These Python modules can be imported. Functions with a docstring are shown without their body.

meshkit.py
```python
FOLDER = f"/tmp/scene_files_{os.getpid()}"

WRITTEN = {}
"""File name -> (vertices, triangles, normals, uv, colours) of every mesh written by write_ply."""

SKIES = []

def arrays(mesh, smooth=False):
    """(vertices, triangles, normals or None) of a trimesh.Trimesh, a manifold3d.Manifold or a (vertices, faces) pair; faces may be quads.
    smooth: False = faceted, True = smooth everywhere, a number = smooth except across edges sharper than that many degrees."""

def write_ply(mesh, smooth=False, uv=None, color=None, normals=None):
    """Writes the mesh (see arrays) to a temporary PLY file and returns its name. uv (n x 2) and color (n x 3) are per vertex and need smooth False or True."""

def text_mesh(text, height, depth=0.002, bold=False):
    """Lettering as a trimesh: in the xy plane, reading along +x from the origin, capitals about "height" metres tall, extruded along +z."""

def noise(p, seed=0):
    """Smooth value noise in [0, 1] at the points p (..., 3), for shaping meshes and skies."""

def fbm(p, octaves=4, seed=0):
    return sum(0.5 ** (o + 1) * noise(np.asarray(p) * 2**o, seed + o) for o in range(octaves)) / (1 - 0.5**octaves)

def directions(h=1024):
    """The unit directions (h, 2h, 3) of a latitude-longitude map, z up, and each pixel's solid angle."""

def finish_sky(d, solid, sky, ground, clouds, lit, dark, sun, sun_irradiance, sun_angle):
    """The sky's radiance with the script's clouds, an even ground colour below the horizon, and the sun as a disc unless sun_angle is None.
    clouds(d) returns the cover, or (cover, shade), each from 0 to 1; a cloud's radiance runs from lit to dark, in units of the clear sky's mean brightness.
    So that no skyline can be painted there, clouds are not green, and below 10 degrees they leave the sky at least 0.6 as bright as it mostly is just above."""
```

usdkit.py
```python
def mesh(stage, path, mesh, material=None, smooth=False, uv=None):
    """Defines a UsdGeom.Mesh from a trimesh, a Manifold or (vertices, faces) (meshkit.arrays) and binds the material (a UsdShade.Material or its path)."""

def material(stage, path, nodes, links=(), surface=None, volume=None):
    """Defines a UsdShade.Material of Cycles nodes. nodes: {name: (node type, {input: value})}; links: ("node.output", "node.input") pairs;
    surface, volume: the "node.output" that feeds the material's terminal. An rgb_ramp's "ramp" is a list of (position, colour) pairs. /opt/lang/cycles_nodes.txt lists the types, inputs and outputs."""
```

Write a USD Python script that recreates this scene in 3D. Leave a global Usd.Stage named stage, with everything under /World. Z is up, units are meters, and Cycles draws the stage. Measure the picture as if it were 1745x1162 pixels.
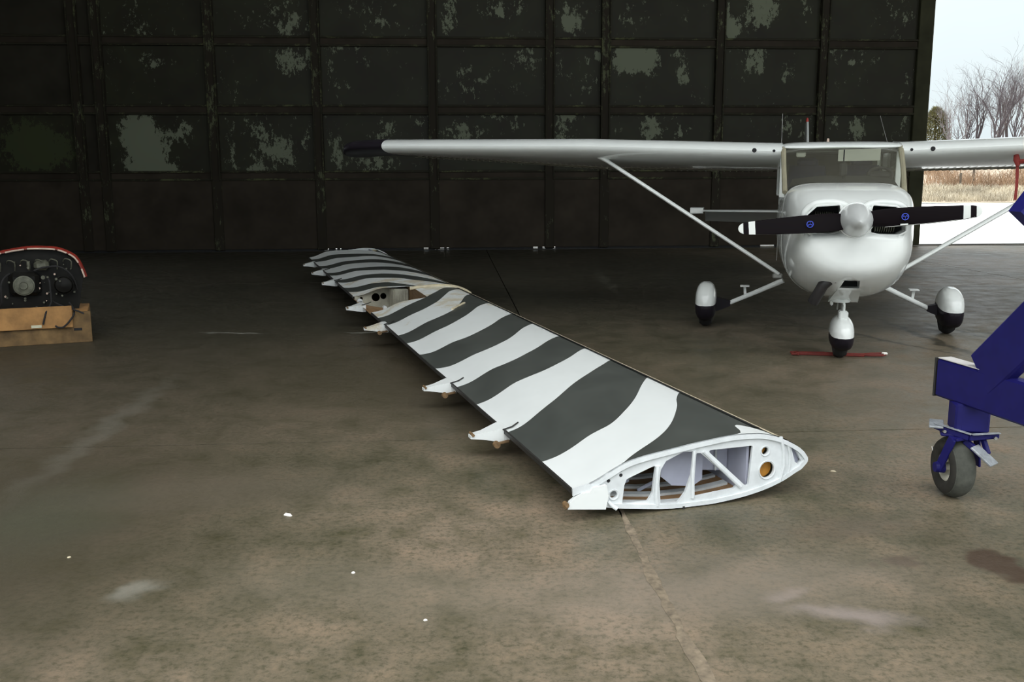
import math, random
import numpy as np, trimesh, usdkit, meshkit
from manifold3d import Manifold, Mesh as MMesh
from scipy.interpolate import PchipInterpolator
from shapely.geometry import Polygon, Point
from shapely.ops import unary_union
from pxr import Usd, UsdGeom, UsdLux, UsdShade, Gf, Sdf

stage = Usd.Stage.CreateInMemory()
UsdGeom.Xform.Define(stage, '/World')
UsdGeom.Scope.Define(stage, '/World/Looks')
random.seed(4); RNG = np.random.default_rng(4)

# ------------------------------------------------------------------ camera, sky, lights, exposure
EYE, PITCH, ROLL, FPX = 1.6753, .1729, -.0034, 1622.7
cam = UsdGeom.Camera.Define(stage, '/World/camera')
cp, sp, cr, sr = math.cos(PITCH), math.sin(PITCH), math.cos(ROLL), math.sin(ROLL)
r0, u0, f0 = np.array([1, 0, 0.]), np.array([0, sp, cp]), np.array([0, cp, -sp])
r_, u_ = cr * r0 + sr * u0, cr * u0 - sr * r0
cam.AddTransformOp().Set(Gf.Matrix4d(*r_, 0, *u_, 0, *(-f0), 0, 0, 0, EYE, 1))
cam.CreateHorizontalApertureAttr(36.0); cam.CreateVerticalApertureAttr(36.0 * 1162 / 1745)
cam.CreateFocalLengthAttr(FPX / 1745 * 36.0)
cam.CreateExposureAttr(0.08)
cam.CreateClippingRangeAttr((0.05, 2000.0))

# overcast sky: three times brighter overhead than at the horizon
SKY = 1.0
usdkit.material(stage, '/World/Looks/overcast_sky', {
    'tc': ('texture_coordinate', {}), 'sep': ('separate_xyz', {}),
    'rmp': ('rgb_ramp', {'ramp': [(0, (.745, .845, .875)), (.2, (.90, 1.0, 1.03)), (.5, (1.80, 1.88, 1.90)), (1, (2.6, 2.65, 2.68))]}),
    'n': ('noise_texture', {'scale': 2.2, 'detail': 4.0, 'roughness': .5}),
    'nr': ('rgb_ramp', {'ramp': [(.3, (.93, .93, .94)), (.7, (1.05, 1.05, 1.04))]}),
    'mul': ('mix', {'mix_type': 'multiply', 'fac': 1.0}),
    'bg': ('background_shader', {'strength': SKY})},
    [('tc.generated', 'sep.vector'), ('tc.generated', 'n.vector'), ('sep.z', 'rmp.fac'), ('n.fac', 'nr.fac'), ('rmp.color', 'mul.color1'), ('nr.color', 'mul.color2'), ('mul.color', 'bg.color')],
    surface='bg.background')
dome = UsdLux.DomeLight.Define(stage, '/World/sky_dome')
dome.CreateIntensityAttr(1.0)
UsdShade.MaterialBindingAPI.Apply(dome.GetPrim()).Bind(UsdShade.Material.Get(stage, '/World/Looks/overcast_sky'))

# ------------------------------------------------------------------ helpers: prims
USED = {}
def numbered(parent, name):
    k = (parent, name); n = USED.get(k, 0); USED[k] = n + 1
    return name if n == 0 else f'{name}_{n:03d}'
def tag(prim, label=None, cat=None, group=None, kind=None):
    for k, v in (('label', label), ('category', cat), ('group', group), ('kind', kind)):
        if v: prim.SetCustomDataByKey(k, v)
    return prim
def xf(name, parent='/World', loc=None, rz=None, **kw):
    p = f'{parent}/{numbered(parent, name)}'
    x = UsdGeom.Xform.Define(stage, p)
    if loc is not None: x.AddTranslateOp().Set(tuple(float(a) for a in loc))
    if rz is not None: x.AddRotateZOp().Set(float(math.degrees(rz)))
    tag(x.GetPrim(), **kw)
    return p
def obj(name, mesh, mat, parent='/World', smooth=35, **kw):
    p = f'{parent}/{numbered(parent, name)}'
    m = usdkit.mesh(stage, p, mesh, f'/World/Looks/{mat}', smooth=smooth)
    tag(m.GetPrim(), **kw)
    return p

# ------------------------------------------------------------------ helpers: shapes
def cat(*ms):
    l = []
    for m in ms: l += list(m) if isinstance(m, (list, tuple)) else [m]
    return trimesh.util.concatenate(l)
def box(x0, x1, y0, y1, z0, z1):
    return trimesh.creation.box(bounds=[[min(x0, x1), min(y0, y1), min(z0, z1)], [max(x0, x1), max(y0, y1), max(z0, z1)]])
def hull(pts): return trimesh.convex.convex_hull(np.asarray(pts, float))
def cbox(x0, x1, y0, y1, z0, z1, c=.006):
    P = []
    for ix in (0, 1):
        for iy in (0, 1):
            for iz in (0, 1):
                X, Y, Z = (x0, x1)[ix], (y0, y1)[iy], (z0, z1)[iz]
                sx, sy, sz = (1 - 2 * ix) * c, (1 - 2 * iy) * c, (1 - 2 * iz) * c
                P += [(X + sx, Y + sy, Z), (X + sx, Y, Z + sz), (X, Y + sy, Z + sz)]
    return hull(P)
def frame(a, b, up=(0, 0, 1)):
    a, b = np.asarray(a, float), np.asarray(b, float)
    t = (b - a) / np.linalg.norm(b - a); u = np.asarray(up, float)
    if abs(t @ u) > .95: u = np.array([1., 0, 0])
    s = np.cross(t, u); s /= np.linalg.norm(s); return t, s, np.cross(s, t)
def bar(a, b, w, h, up=(0, 0, 1), c=.004):
    t, s, u = frame(a, b, up); L = np.linalg.norm(np.asarray(b, float) - a)
    m = cbox(-w / 2, w / 2, 0, L, -h / 2, h / 2, c)
    T = np.eye(4); T[:3, 0], T[:3, 1], T[:3, 2], T[:3, 3] = s, t, u, a
    m.apply_transform(T); return m
def loft(rings, caps=True):
    R = [np.asarray(r, float) for r in rings]; n = len(R[0]); V = np.vstack(R); F = []
    for i in range(len(R) - 1):
        for j in range(n):
            a, b = i * n + j, i * n + (j + 1) % n
            F += [(a, b, b + n), (a, b + n, a + n)]
    if caps:
        for k, base in ((0, 0), (len(R) - 1, (len(R) - 1) * n)):
            V = np.vstack([V, R[k].mean(0)]); ci = len(V) - 1
            for j in range(n):
                a, b = base + j, base + (j + 1) % n
                F.append((b, a, ci) if k == 0 else (a, b, ci))
    m = trimesh.Trimesh(V, F, process=True); m.fix_normals(); return m
def tube(pts, rad, n=10, caps=True):
    p = np.asarray(pts, float); rad = np.broadcast_to(rad, (len(p),))
    t = np.gradient(p, axis=0); t /= np.linalg.norm(t, axis=1, keepdims=True) + 1e-12
    u = np.array([0, 0, 1.]) if abs(t[0, 2]) < .9 else np.array([1., 0, 0]); rings = []
    for i in range(len(p)):
        s = np.cross(t[i], u); s /= np.linalg.norm(s); u = np.cross(s, t[i])
        a = np.arange(n) * 2 * np.pi / n
        rings.append(p[i] + rad[i] * (np.cos(a)[:, None] * s + np.sin(a)[:, None] * u))
    return loft(rings, caps)
def lathe(prof, axis='z', n=32, loc=(0, 0, 0)):
    """prof: (radius, height) pairs, turned about the axis"""
    a = np.arange(n) * 2 * np.pi / n; rings = []
    for r, h in prof:
        r = max(r, 1e-4); c, s = r * np.cos(a), r * np.sin(a); H = np.full(n, h)
        rings.append(np.stack({'z': (c, s, H), 'y': (c, H, s), 'x': (H, c, s)}[axis], 1) + np.asarray(loc))
    ringy = prof[0][0] > .001 and prof[-1][0] > .001          # a hollow ring closes on itself
    return loft(rings + rings[:1], False) if ringy else loft(rings)
def prism(poly, h0, h1, plane='xz'):
    """polygon extruded: plane xz -> along y, xy -> along z, yz -> along x"""
    if not isinstance(poly, Polygon) and not hasattr(poly, 'geoms'): poly = Polygon(poly)
    m = cat([trimesh.creation.extrude_polygon(g, h1 - h0, engine='earcut') for g in getattr(poly, 'geoms', [poly])])
    v = m.vertices.copy(); a, b, c = v[:, 0], v[:, 1], v[:, 2] + h0
    m.vertices = np.stack({'xz': (a, c, b), 'xy': (a, b, c), 'yz': (c, a, b)}[plane], 1); m.fix_normals(); return m
def rrect(x0, x1, y0, y1, r): return Polygon([(x0 + r, y0 + r), (x1 - r, y0 + r), (x1 - r, y1 - r), (x0 + r, y1 - r)]).buffer(r, quad_segs=5)
def mani(m):
    m = m.copy(); m.merge_vertices(); m.fix_normals()
    if m.volume < 0: m.invert()
    return Manifold(MMesh(vert_properties=np.array(m.vertices, np.float32), tri_verts=np.array(m.faces, np.uint32)))
def unmani(M):
    q = M.to_mesh(); return trimesh.Trimesh(q.vert_properties[:, :3], q.tri_verts, process=True)
def sheet(grid):
    """grid (n, m, 3) of points as an open surface"""
    g = np.asarray(grid, float); n, m = g.shape[:2]; V = g.reshape(-1, 3)
    i, j = np.meshgrid(np.arange(n - 1), np.arange(m - 1), indexing='ij'); a = (i * m + j).ravel()
    F = np.vstack([np.stack([a, a + m, a + m + 1], 1), np.stack([a, a + m + 1, a + 1], 1)])
    A = np.linalg.norm(np.cross(V[F[:, 1]] - V[F[:, 0]], V[F[:, 2]] - V[F[:, 0]]), axis=1)
    return trimesh.Trimesh(V, F[A > 1e-9], process=False)

# ------------------------------------------------------------------ materials
def lin(r, g, b): return tuple((c / 255 / 12.92) if c / 255 < .04045 else ((c / 255 + .055) / 1.055) ** 2.4 for c in (r, g, b))
def mat(name, col, rough=.5, var=.0, scale=8., metal=0., spec=.5, bump=0., coat=0., coords='object', detail=4., **kw):
    N = {'p': ('principled_bsdf', {'roughness': rough, 'metallic': metal, 'specular_ior_level': spec, 'coat_weight': coat, **kw})}; L = []
    if var or bump:
        N['tc'] = ('texture_coordinate', {}); N['n'] = ('noise_texture', {'scale': scale, 'detail': detail, 'roughness': .6})
        L.append((f'tc.{coords}', 'n.vector'))
    if var:
        N['r'] = ('rgb_ramp', {'ramp': [(.3, tuple(c * (1 - var) for c in col)), (.7, tuple(min(1, c * (1 + var)) for c in col))]})
        L += [('n.fac', 'r.fac'), ('r.color', 'p.base_color')]
    else: N['p'][1]['base_color'] = col
    if bump:
        N['b'] = ('bump', {'strength': bump, 'distance': .01}); L += [('n.fac', 'b.height'), ('b.normal', 'p.normal')]
    usdkit.material(stage, f'/World/Looks/{name}', N, L, surface='p.BSDF')

mat('aircraft_white', (.79, .81, .785), .16, .03, 3., coat=.6, coat_roughness=.05)
mat('control_surface_shade', (.36, .345, .28), .5, .12, 5.)  # greyed so the shade of the wing underside sits in the colour
mat('aircraft_white_dull', (.74, .75, .73), .35, .05, 4.)
mat('aircraft_black', (.009, .007, .010), .45, spec=.2)
mat('rubber', (.012, .011, .011), .75, .3, 20.)
mat('tread_grey', (.060, .062, .050), .85, .3, 20., bump=.2)
mat('tyre_grey', (.020, .018, .014), .8, .3, 20., bump=.2)
mat('spinner_paint', (.52, .53, .52), .22, .03, 4., coat=.5)
mat('chrome', (.6, .6, .58), .25, metal=1.)
mat('dull_metal', (.30, .30, .28), .45, .25, 10., metal=.6)
mat('prop_black', (.006, .004, .005), .6, spec=.08)
mat('prop_white', (.78, .80, .76), .4)
mat('emblem_blue', (.03, .06, .45), .4)
mat('dark_void', (.006, .006, .007), .8)
mat('exhaust_black', (.014, .012, .012), .5, .4, 12.)
mat('cabin_grey', (.10, .10, .09), .8, .1, 6.)
mat('seat_blue', (.022, .026, .075), .8, .15, 20.)
mat('visor_grey', (.62, .61, .54), .7)
mat('cabin_khaki', (.30, .275, .19), .6, .1, 8.)
mat('glareshield', (.012, .012, .012), .7)
mat('beacon_red', (.45, .03, .02), .3)
usdkit.material(stage, '/World/Looks/wing_white', {'tc': ('texture_coordinate', {}), 'n': ('noise_texture', {'scale': 2.5, 'detail': 6., 'roughness': .6}), 'r': ('rgb_ramp', {'ramp': [(.3, (.655, .675, .66)), (.7, (.70, .72, .705))]}),
    # tan weathering around the middle of the wing
    'sx': ('separate_xyz', {}), 'd': ('math', {'math_type': 'subtract', 'value2': 6.4}), 'ab': ('math', {'math_type': 'absolute'}), 'mr': ('map_range', {'range_type': 'smoothstep', 'from_min': 2.6, 'from_max': .6, 'to_min': -.10, 'to_max': .16, 'clamp': True}),
    'n2': ('noise_texture', {'scale': 3.6, 'detail': 7., 'roughness': .7}), 'ad': ('math', {'math_type': 'add'}), 'th': ('map_range', {'range_type': 'smoothstep', 'from_min': .60, 'from_max': .74, 'to_min': 0., 'to_max': .75, 'clamp': True}), 'mx': ('mix', {'color2': (.50, .42, .27)}), 'p': ('principled_bsdf', {'roughness': .34})},
    [('tc.object', 'n.vector'), ('n.fac', 'r.fac'), ('tc.object', 'sx.vector'), ('sx.y', 'd.value1'), ('d.value', 'ab.value1'), ('ab.value', 'mr.value'), ('tc.object', 'n2.vector'), ('n2.fac', 'ad.value1'), ('mr.result', 'ad.value2'), ('ad.value', 'th.value'), ('th.result', 'mx.fac'), ('r.color', 'mx.color1'), ('mx.color', 'p.base_color')], surface='p.BSDF')
mat('wing_black', (.034, .037, .033), .38, .22, 3.0, detail=6.)
mat('rib_white', (.60, .625, .63), .45, .12, 9.)
mat('rib_lilac', (.42, .43, .52), .5, .05, 12.)
mat('primer_tan', (.26, .15, .07), .6, .25, 7.)
mat('primer_orange', (.50, .22, .03), .6, .2, 20.)
mat('inner_metal', (.32, .31, .25), .45, .25, 9., metal=.2)
mat('edge_black', (.010, .009, .008), .5)
mat('cream_edge', (.55, .48, .33), .5, .2, 12.)
mat('rusty', (.15, .09, .04), .7, .45, 40.)
mat('crane_blue', (.009, .008, .085), .45, .15, 12., spec=.25)
mat('worn_steel', (.34, .36, .38), .4, .3, 25., metal=.5)
mat('wheel_rim', (.50, .48, .40), .45, .15, 20.)
mat('wood_light', (.36, .185, .062), .75, .3, 7., bump=.2)
mat('wood_dark', (.165, .098, .038), .8, .5, 6., bump=.25)
mat('engine_black', (.0055, .005, .0038), .55, .6, 9., spec=.2)
mat('engine_metal', (.11, .11, .08), .45, .4, 18., metal=.4)
mat('cowl_red', (.22, .02, .012), .4, .25, 9.)
mat('cowl_edge', (.60, .45, .36), .5, .2, 14.)
mat('paper_label', (.60, .58, .42), .7)
mat('glare_strip', (.55, .53, .51), .5, .1, 20.)
mat('towbar_red', (.13, .012, .007), .55, .3, 18.)
mat('paper_white', (.8, .78, .72), .7)
mat('ribbon_red', (.20, .02, .015), .8, .2, 30.)
mat('roof_steel', (.16, .16, .145), .7, .2, .8)
mat('hall_wall', (.14, .14, .12), .8, .25, .7)
mat('apron_concrete', (.52, .52, .50), .8, .12, .25)
mat('rail_steel', (.02, .02, .018), .6)
mat('door_steel', (.047, .037, .027), .7, .3, 1.6, spec=.12)
mat('door_edge', (.050, .050, .028), .7, .3, 2., spec=.15)
mat('bark', (.085, .07, .075), .9, .3, 3.)
mat('bark_pale', (.19, .165, .165), .9, .3, 3.)
mat('conifer_green', (.16, .15, .06), .9, .4, 2.5)
mat('straw', (.40, .35, .26), .9, .35, .6)
mat('bramble', (.27, .175, .105), .9, .4, .5)
mat('bank_soil', (.33, .27, .20), .95, .35, .5)
mat('post_wood', (.09, .07, .05), .9, .3, 6.)
# glass: transparent with a fresnel reflection
usdkit.material(stage, '/World/Looks/cabin_glass', {'f': ('layer_weight', {'blend': .28}), 'k': ('math', {'math_type': 'power', 'value2': 2.2}), 'k2': ('math', {'math_type': 'multiply_add', 'value2': .8, 'value3': .06}), 't': ('transparent_bsdf', {'color': (.80, .83, .78)}), 'g': ('glossy_bsdf', {'roughness': .03, 'color': (.95, .95, .95)}), 'm': ('mix_closure', {}), 'd': ('diffuse_bsdf', {'color': (.42, .39, .30)}), 'm2': ('mix_closure', {'fac': .06})},
                [('f.facing', 'k.value1'), ('k.value', 'k2.value1'), ('k2.value', 'm.fac'), ('t.BSDF', 'm.closure1'), ('g.BSDF', 'm.closure2'), ('m.closure', 'm2.closure1'), ('d.BSDF', 'm2.closure2')], surface='m2.closure')

# ------------------------------------------------------------------ the hangar
PHI = .0659                                              # the hall is turned by this much against the camera
HX, HY = np.array([math.cos(PHI), math.sin(PHI)]), np.array([-math.sin(PHI), math.cos(PHI)])
def uv(X, Y): p = np.array([X, Y]); return float(p @ HX), float(p @ HY)
def world(m):
    m = m.copy(); m.apply_transform(trimesh.transformations.rotation_matrix(PHI, [0, 0, 1])); return m
DV = uv(0, 21.69)[1]                                     # the door plane
U0, U1, VF, HT = -17.0, 24.0, 2.6, 10.2                  # left wall, right wall, front edge, roof height
DU = uv(9.35, 22.3)[0]                                   # right edge of the closed door

# floor material: oily concrete, mottled, with stains and painted shade at the left
def floor_material():
    N = {'g': ('geometry', {}), 'n1': ('noise_texture', {'scale': .42, 'detail': 5., 'roughness': .62}), 'n2': ('noise_texture', {'scale': 3.4, 'detail': 6., 'roughness': .7}),
         'n3': ('noise_texture', {'scale': 32., 'detail': 4., 'roughness': .75}), 'nd': ('noise_texture', {'scale': 3.5, 'detail': 3.}),
         'r1': ('rgb_ramp', {'ramp': [(.30, (.052, .048, .030)), (.46, (.095, .081, .054)), (.56, (.142, .115, .081)), (.72, (.205, .162, .119))]}),
         'r2': ('rgb_ramp', {'ramp': [(.32, (.50, .54, .46)), (.50, (1, 1, 1)), (.70, (1.42, 1.32, 1.28))]}),
         'r3': ('rgb_ramp', {'ramp': [(.36, (.50, .55, .49)), (.50, (1, 1, 1)), (.66, (1.22, 1.18, 1.15))]}),
         'm1': ('mix', {'mix_type': 'multiply', 'fac': 1.}), 'm2': ('mix', {'mix_type': 'multiply', 'fac': .85}),
         'ds': ('vector_math', {'math_type': 'scale', 'scale': .35}), 'dp': ('vector_math', {'math_type': 'add'}),
         'p': ('principled_bsdf', {'specular_ior_level': .26}), 'rr': ('rgb_ramp', {'ramp': [(.3, (.34, .34, .34)), (.7, (.62, .62, .62))]}), 'b': ('bump', {'strength': .12, 'distance': .01})}
    L = [('g.position', x + '.vector') for x in ('n1', 'n2', 'n3', 'nd')] + [('n1.fac', 'r1.fac'), ('n2.fac', 'r2.fac'), ('n3.fac', 'r3.fac'), ('r1.color', 'm1.color1'), ('r2.color', 'm1.color2'), ('m1.color', 'm2.color1'), ('r3.color', 'm2.color2'),
         ('nd.color', 'ds.vector1'), ('g.position', 'dp.vector1'), ('ds.vector', 'dp.vector2'), ('n2.fac', 'rr.fac'), ('rr.color', 'p.roughness'), ('n3.fac', 'b.height'), ('b.normal', 'p.normal')]
    # stains: x, y, half length, half width, turn, softness, colour, strength; broad ones at left put shade into the colour
    stains_and_shade = [(-5., 17., 12.5, 9.8, 0, .60, (.022, .0205, .014), .88), (-4.2, 7.8, 4.2, 5., .1, .3, (.030, .026, .017), .75), (-2.6, 4.3, 1.7, 2.6, .1, .2, (.034, .028, .017), .92), (-.4, 8.0, 2.6, 3.0, .2, .2, (.045, .037, .023), .68), (3.2, 7.4, 2.6, 2.4, .2, .2, (.06, .05, .034), .5), (4.5, 11.5, 3.5, 3., 0, .1, (.06, .055, .042), .45),
              (2.12, 3.90, .13, .17, 0, .75, (.036, .022, .013), .95), (1.74, 3.95, .07, .09, 0, .3, (.05, .036, .026), .7), (1.60, 3.9, .05, .04, .4, .3, (.05, .036, .026), .5),
              (1.30, 3.44, .30, .10, -.2, .05, (.30, .25, .23), .55), (1.12, 3.62, .10, .06, .5, .05, (.27, .22, .20), .5), (-1.51, 3.66, .09, .16, -.3, .1, (.27, .26, .22), .4),
              (-2.75, 6.3, .13, 1.9, .065, .05, (.16, .15, .125), .26), (-3.0, 10.17, .42, .045, 0, .2, (.22, .215, .185), .75), (-1.5, 10.15, .40, .05, 0, .2, (.24, .235, .20), .8),
              (4.3, 9.7, .07, 1.7, .02, .3, (.018, .017, .012), .8), (5.0, 9.4, .06, 2.4, .25, .3, (.02, .019, .014), .7), (3.75, 9.7, .05, 1.6, .45, .3, (.022, .02, .014), .7),
              (5.6, 9.2, .06, 2.2, .6, .3, (.025, .024, .017), .6), (7.2, 14.2, 2.6, .12, .05, .2, (.05, .046, .038), .6), (6.6, 11.2, 1.5, .09, -.1, .2, (.26, .25, .22), .5), (7.4, 12.6, 1.6, .12, .1, .2, (.05, .05, .038), .6),
              (-2.3, 4.6, .5, .8, .1, .1, (.045, .046, .030), .6), (-.4, 6.9, .55, 1.6, .3, .05, (.05, .042, .030), .45), (-1.5, 4.95, 1.1, .5, .1, .05, (.10, .082, .060), .4), (1.6, 4.35, .5, .2, .1, .05, (.085, .068, .05), .5),
              (.9, 3.7, 1.2, .45, .2, .05, (.21, .175, .14), .45), (-.4, 3.7, 1.1, .35, -.1, .05, (.17, .145, .11), .35), (1.5, 15.2, .10, 2.2, .0, .2, (.10, .095, .075), .4), (.3, 14.5, .9, 3.2, .15, .1, (.06, .055, .04), .3)]
    last = 'm2.color'
    for i, (x, y, a, b, t, soft, col, k) in enumerate(stains_and_shade):
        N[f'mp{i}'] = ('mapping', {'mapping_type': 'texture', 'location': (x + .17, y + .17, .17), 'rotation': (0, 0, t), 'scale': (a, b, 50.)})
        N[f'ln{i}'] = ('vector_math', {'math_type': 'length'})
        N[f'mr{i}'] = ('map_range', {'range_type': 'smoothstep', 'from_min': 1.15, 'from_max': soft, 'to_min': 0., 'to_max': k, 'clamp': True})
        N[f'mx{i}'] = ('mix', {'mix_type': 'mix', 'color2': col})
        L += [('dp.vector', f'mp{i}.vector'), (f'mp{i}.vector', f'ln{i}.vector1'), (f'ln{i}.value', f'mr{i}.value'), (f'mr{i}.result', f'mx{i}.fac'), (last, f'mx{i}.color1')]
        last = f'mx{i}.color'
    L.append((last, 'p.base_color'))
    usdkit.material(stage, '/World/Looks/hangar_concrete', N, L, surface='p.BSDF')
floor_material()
mat('joint_filler', (.165, .130, .088), .85, .45, 22., coords='object')
mat('joint_dark', (.018, .016, .012), .9)

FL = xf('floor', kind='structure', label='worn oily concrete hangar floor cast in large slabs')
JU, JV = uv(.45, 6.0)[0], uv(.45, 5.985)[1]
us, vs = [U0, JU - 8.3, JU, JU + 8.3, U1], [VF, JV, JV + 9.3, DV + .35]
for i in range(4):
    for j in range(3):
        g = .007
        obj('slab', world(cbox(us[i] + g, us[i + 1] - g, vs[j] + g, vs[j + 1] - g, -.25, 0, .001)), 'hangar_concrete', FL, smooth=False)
obj('joint_bed', world(box(U0, U1, VF, DV + .35, -.3, -.05)), 'joint_dark', FL, smooth=False)
# the sealed lengthwise joint: a ragged tan band in the foreground
Ys = np.linspace(VF + .02, JV - .01, 90); rg = []
for k, v in enumerate(Ys):
    w = (.008 + .020 * meshkit.noise(np.array([v * 7, 0, 0.])) + .012 * meshkit.noise(np.array([v * 23, 4., 0.]))) * np.interp(v, [1, 4, 4.6, 6], [1.15, .9, .45, .3]) ; c = JU + .035 * (meshkit.noise(np.array([v * 2.2, 7.3, 0])) - .5) + .012 * (meshkit.noise(np.array([v * 9, 2.3, 0])) - .5)
    rg.append([(c - w, v, .0012), (c, v, .003), (c + w, v, .0012)])
obj('joint_sealant', world(sheet(np.array(rg)[:, ::-1])), 'joint_filler', FL, smooth=True, label='tan ragged filler in the lengthwise floor joint')

obj('ground', cat(world(cbox(-120, 160, DV + .36, 420, -.4, -.012)), world(cbox(-120, 160, -160, VF - .01, -.4, -.012)), world(cbox(-120, U0 - .31, VF - .01, DV + .36, -.4, -.012)), world(cbox(U1 + .31, 160, VF - .01, DV + .36, -.4, -.012))), 'apron_concrete', smooth=False, kind='structure', label='pale concrete apron outside the hangar')
obj('wall_left', world(box(U0 - .3, U0, VF, DV + .3, -.3, HT)), 'hall_wall', smooth=False, kind='structure')
obj('wall_right', world(box(U1, U1 + .3, VF, DV + .3, -.3, HT)), 'hall_wall', smooth=False, kind='structure')
obj('added_wall_front', world(cat(box(U0, -7.0, VF, VF + .3, -.3, HT), box(-7.0, U1, VF, VF + .3, 9.8, HT))), 'hall_wall', smooth=False, kind='structure', label='unseen closed left part and header of the hangar front, added to shape the light')  # unseen; left part closed to keep light off the left side
obj('ceiling', world(box(U0 - .3, U1 + .3, VF, DV + .6, HT, HT + .25)), 'roof_steel', smooth=False, kind='structure')
obj('wall_back', world(cat(box(U0, U1, DV - .02, DV + .32, 6.6, HT), box(DU + 9.2, U1, DV, DV + .3, -.3, 6.6))), 'hall_wall', smooth=False, kind='structure', label='wall above and beside the sliding hangar doors')
obj('trim_1', world(cat(box(U0, U1, DV - .03, DV - .005, -.05, .012), box(U0, U1, DV + .25, DV + .3, -.05, .02))), 'rail_steel', smooth=False, kind='structure', label='dark steel door rail in the threshold')

# ---- sliding doors: black-painted panes between steel posts
usdkit.material(stage, '/World/Looks/door_rail_worn', {'tc': ('texture_coordinate', {}), 'mp': ('mapping', {'scale': (.6, 1, 1.)}), 'n': ('noise_texture', {'scale': 7., 'detail': 8., 'roughness': .75}), 'n2': ('noise_texture', {'scale': .8, 'detail': 2.}), 'a': ('math', {'math_type': 'multiply_add', 'value2': .45}), 'r': ('rgb_ramp', {'ramp': [(.76, (.034, .031, .021)), (.86, lin(92, 94, 68))]}), 'p': ('principled_bsdf', {'roughness': .7, 'specular_ior_level': .12})},
                [('tc.object', 'mp.vector'), ('mp.vector', 'n.vector'), ('tc.object', 'n2.vector'), ('n2.fac', 'a.value1'), ('n.fac', 'a.value3'), ('a.value', 'r.fac'), ('r.color', 'p.base_color')], surface='p.BSDF')
usdkit.material(stage, '/World/Looks/door_post_worn', {'tc': ('texture_coordinate', {}), 'mp': ('mapping', {'scale': (1.4, 1, .5)}), 'n': ('noise_texture', {'scale': 7., 'detail': 8., 'roughness': .75}), 'n2': ('noise_texture', {'scale': .8, 'detail': 2.}), 'a': ('math', {'math_type': 'multiply_add', 'value2': .45}), 'r': ('rgb_ramp', {'ramp': [(.79, (.034, .028, .020)), (.86, lin(100, 104, 80))]}), 'p': ('principled_bsdf', {'roughness': .7, 'specular_ior_level': .12})},
                [('tc.object', 'mp.vector'), ('mp.vector', 'n.vector'), ('tc.object', 'n2.vector'), ('n2.fac', 'a.value1'), ('n.fac', 'a.value3'), ('a.value', 'r.fac'), ('r.color', 'p.base_color')], surface='p.BSDF')
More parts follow.
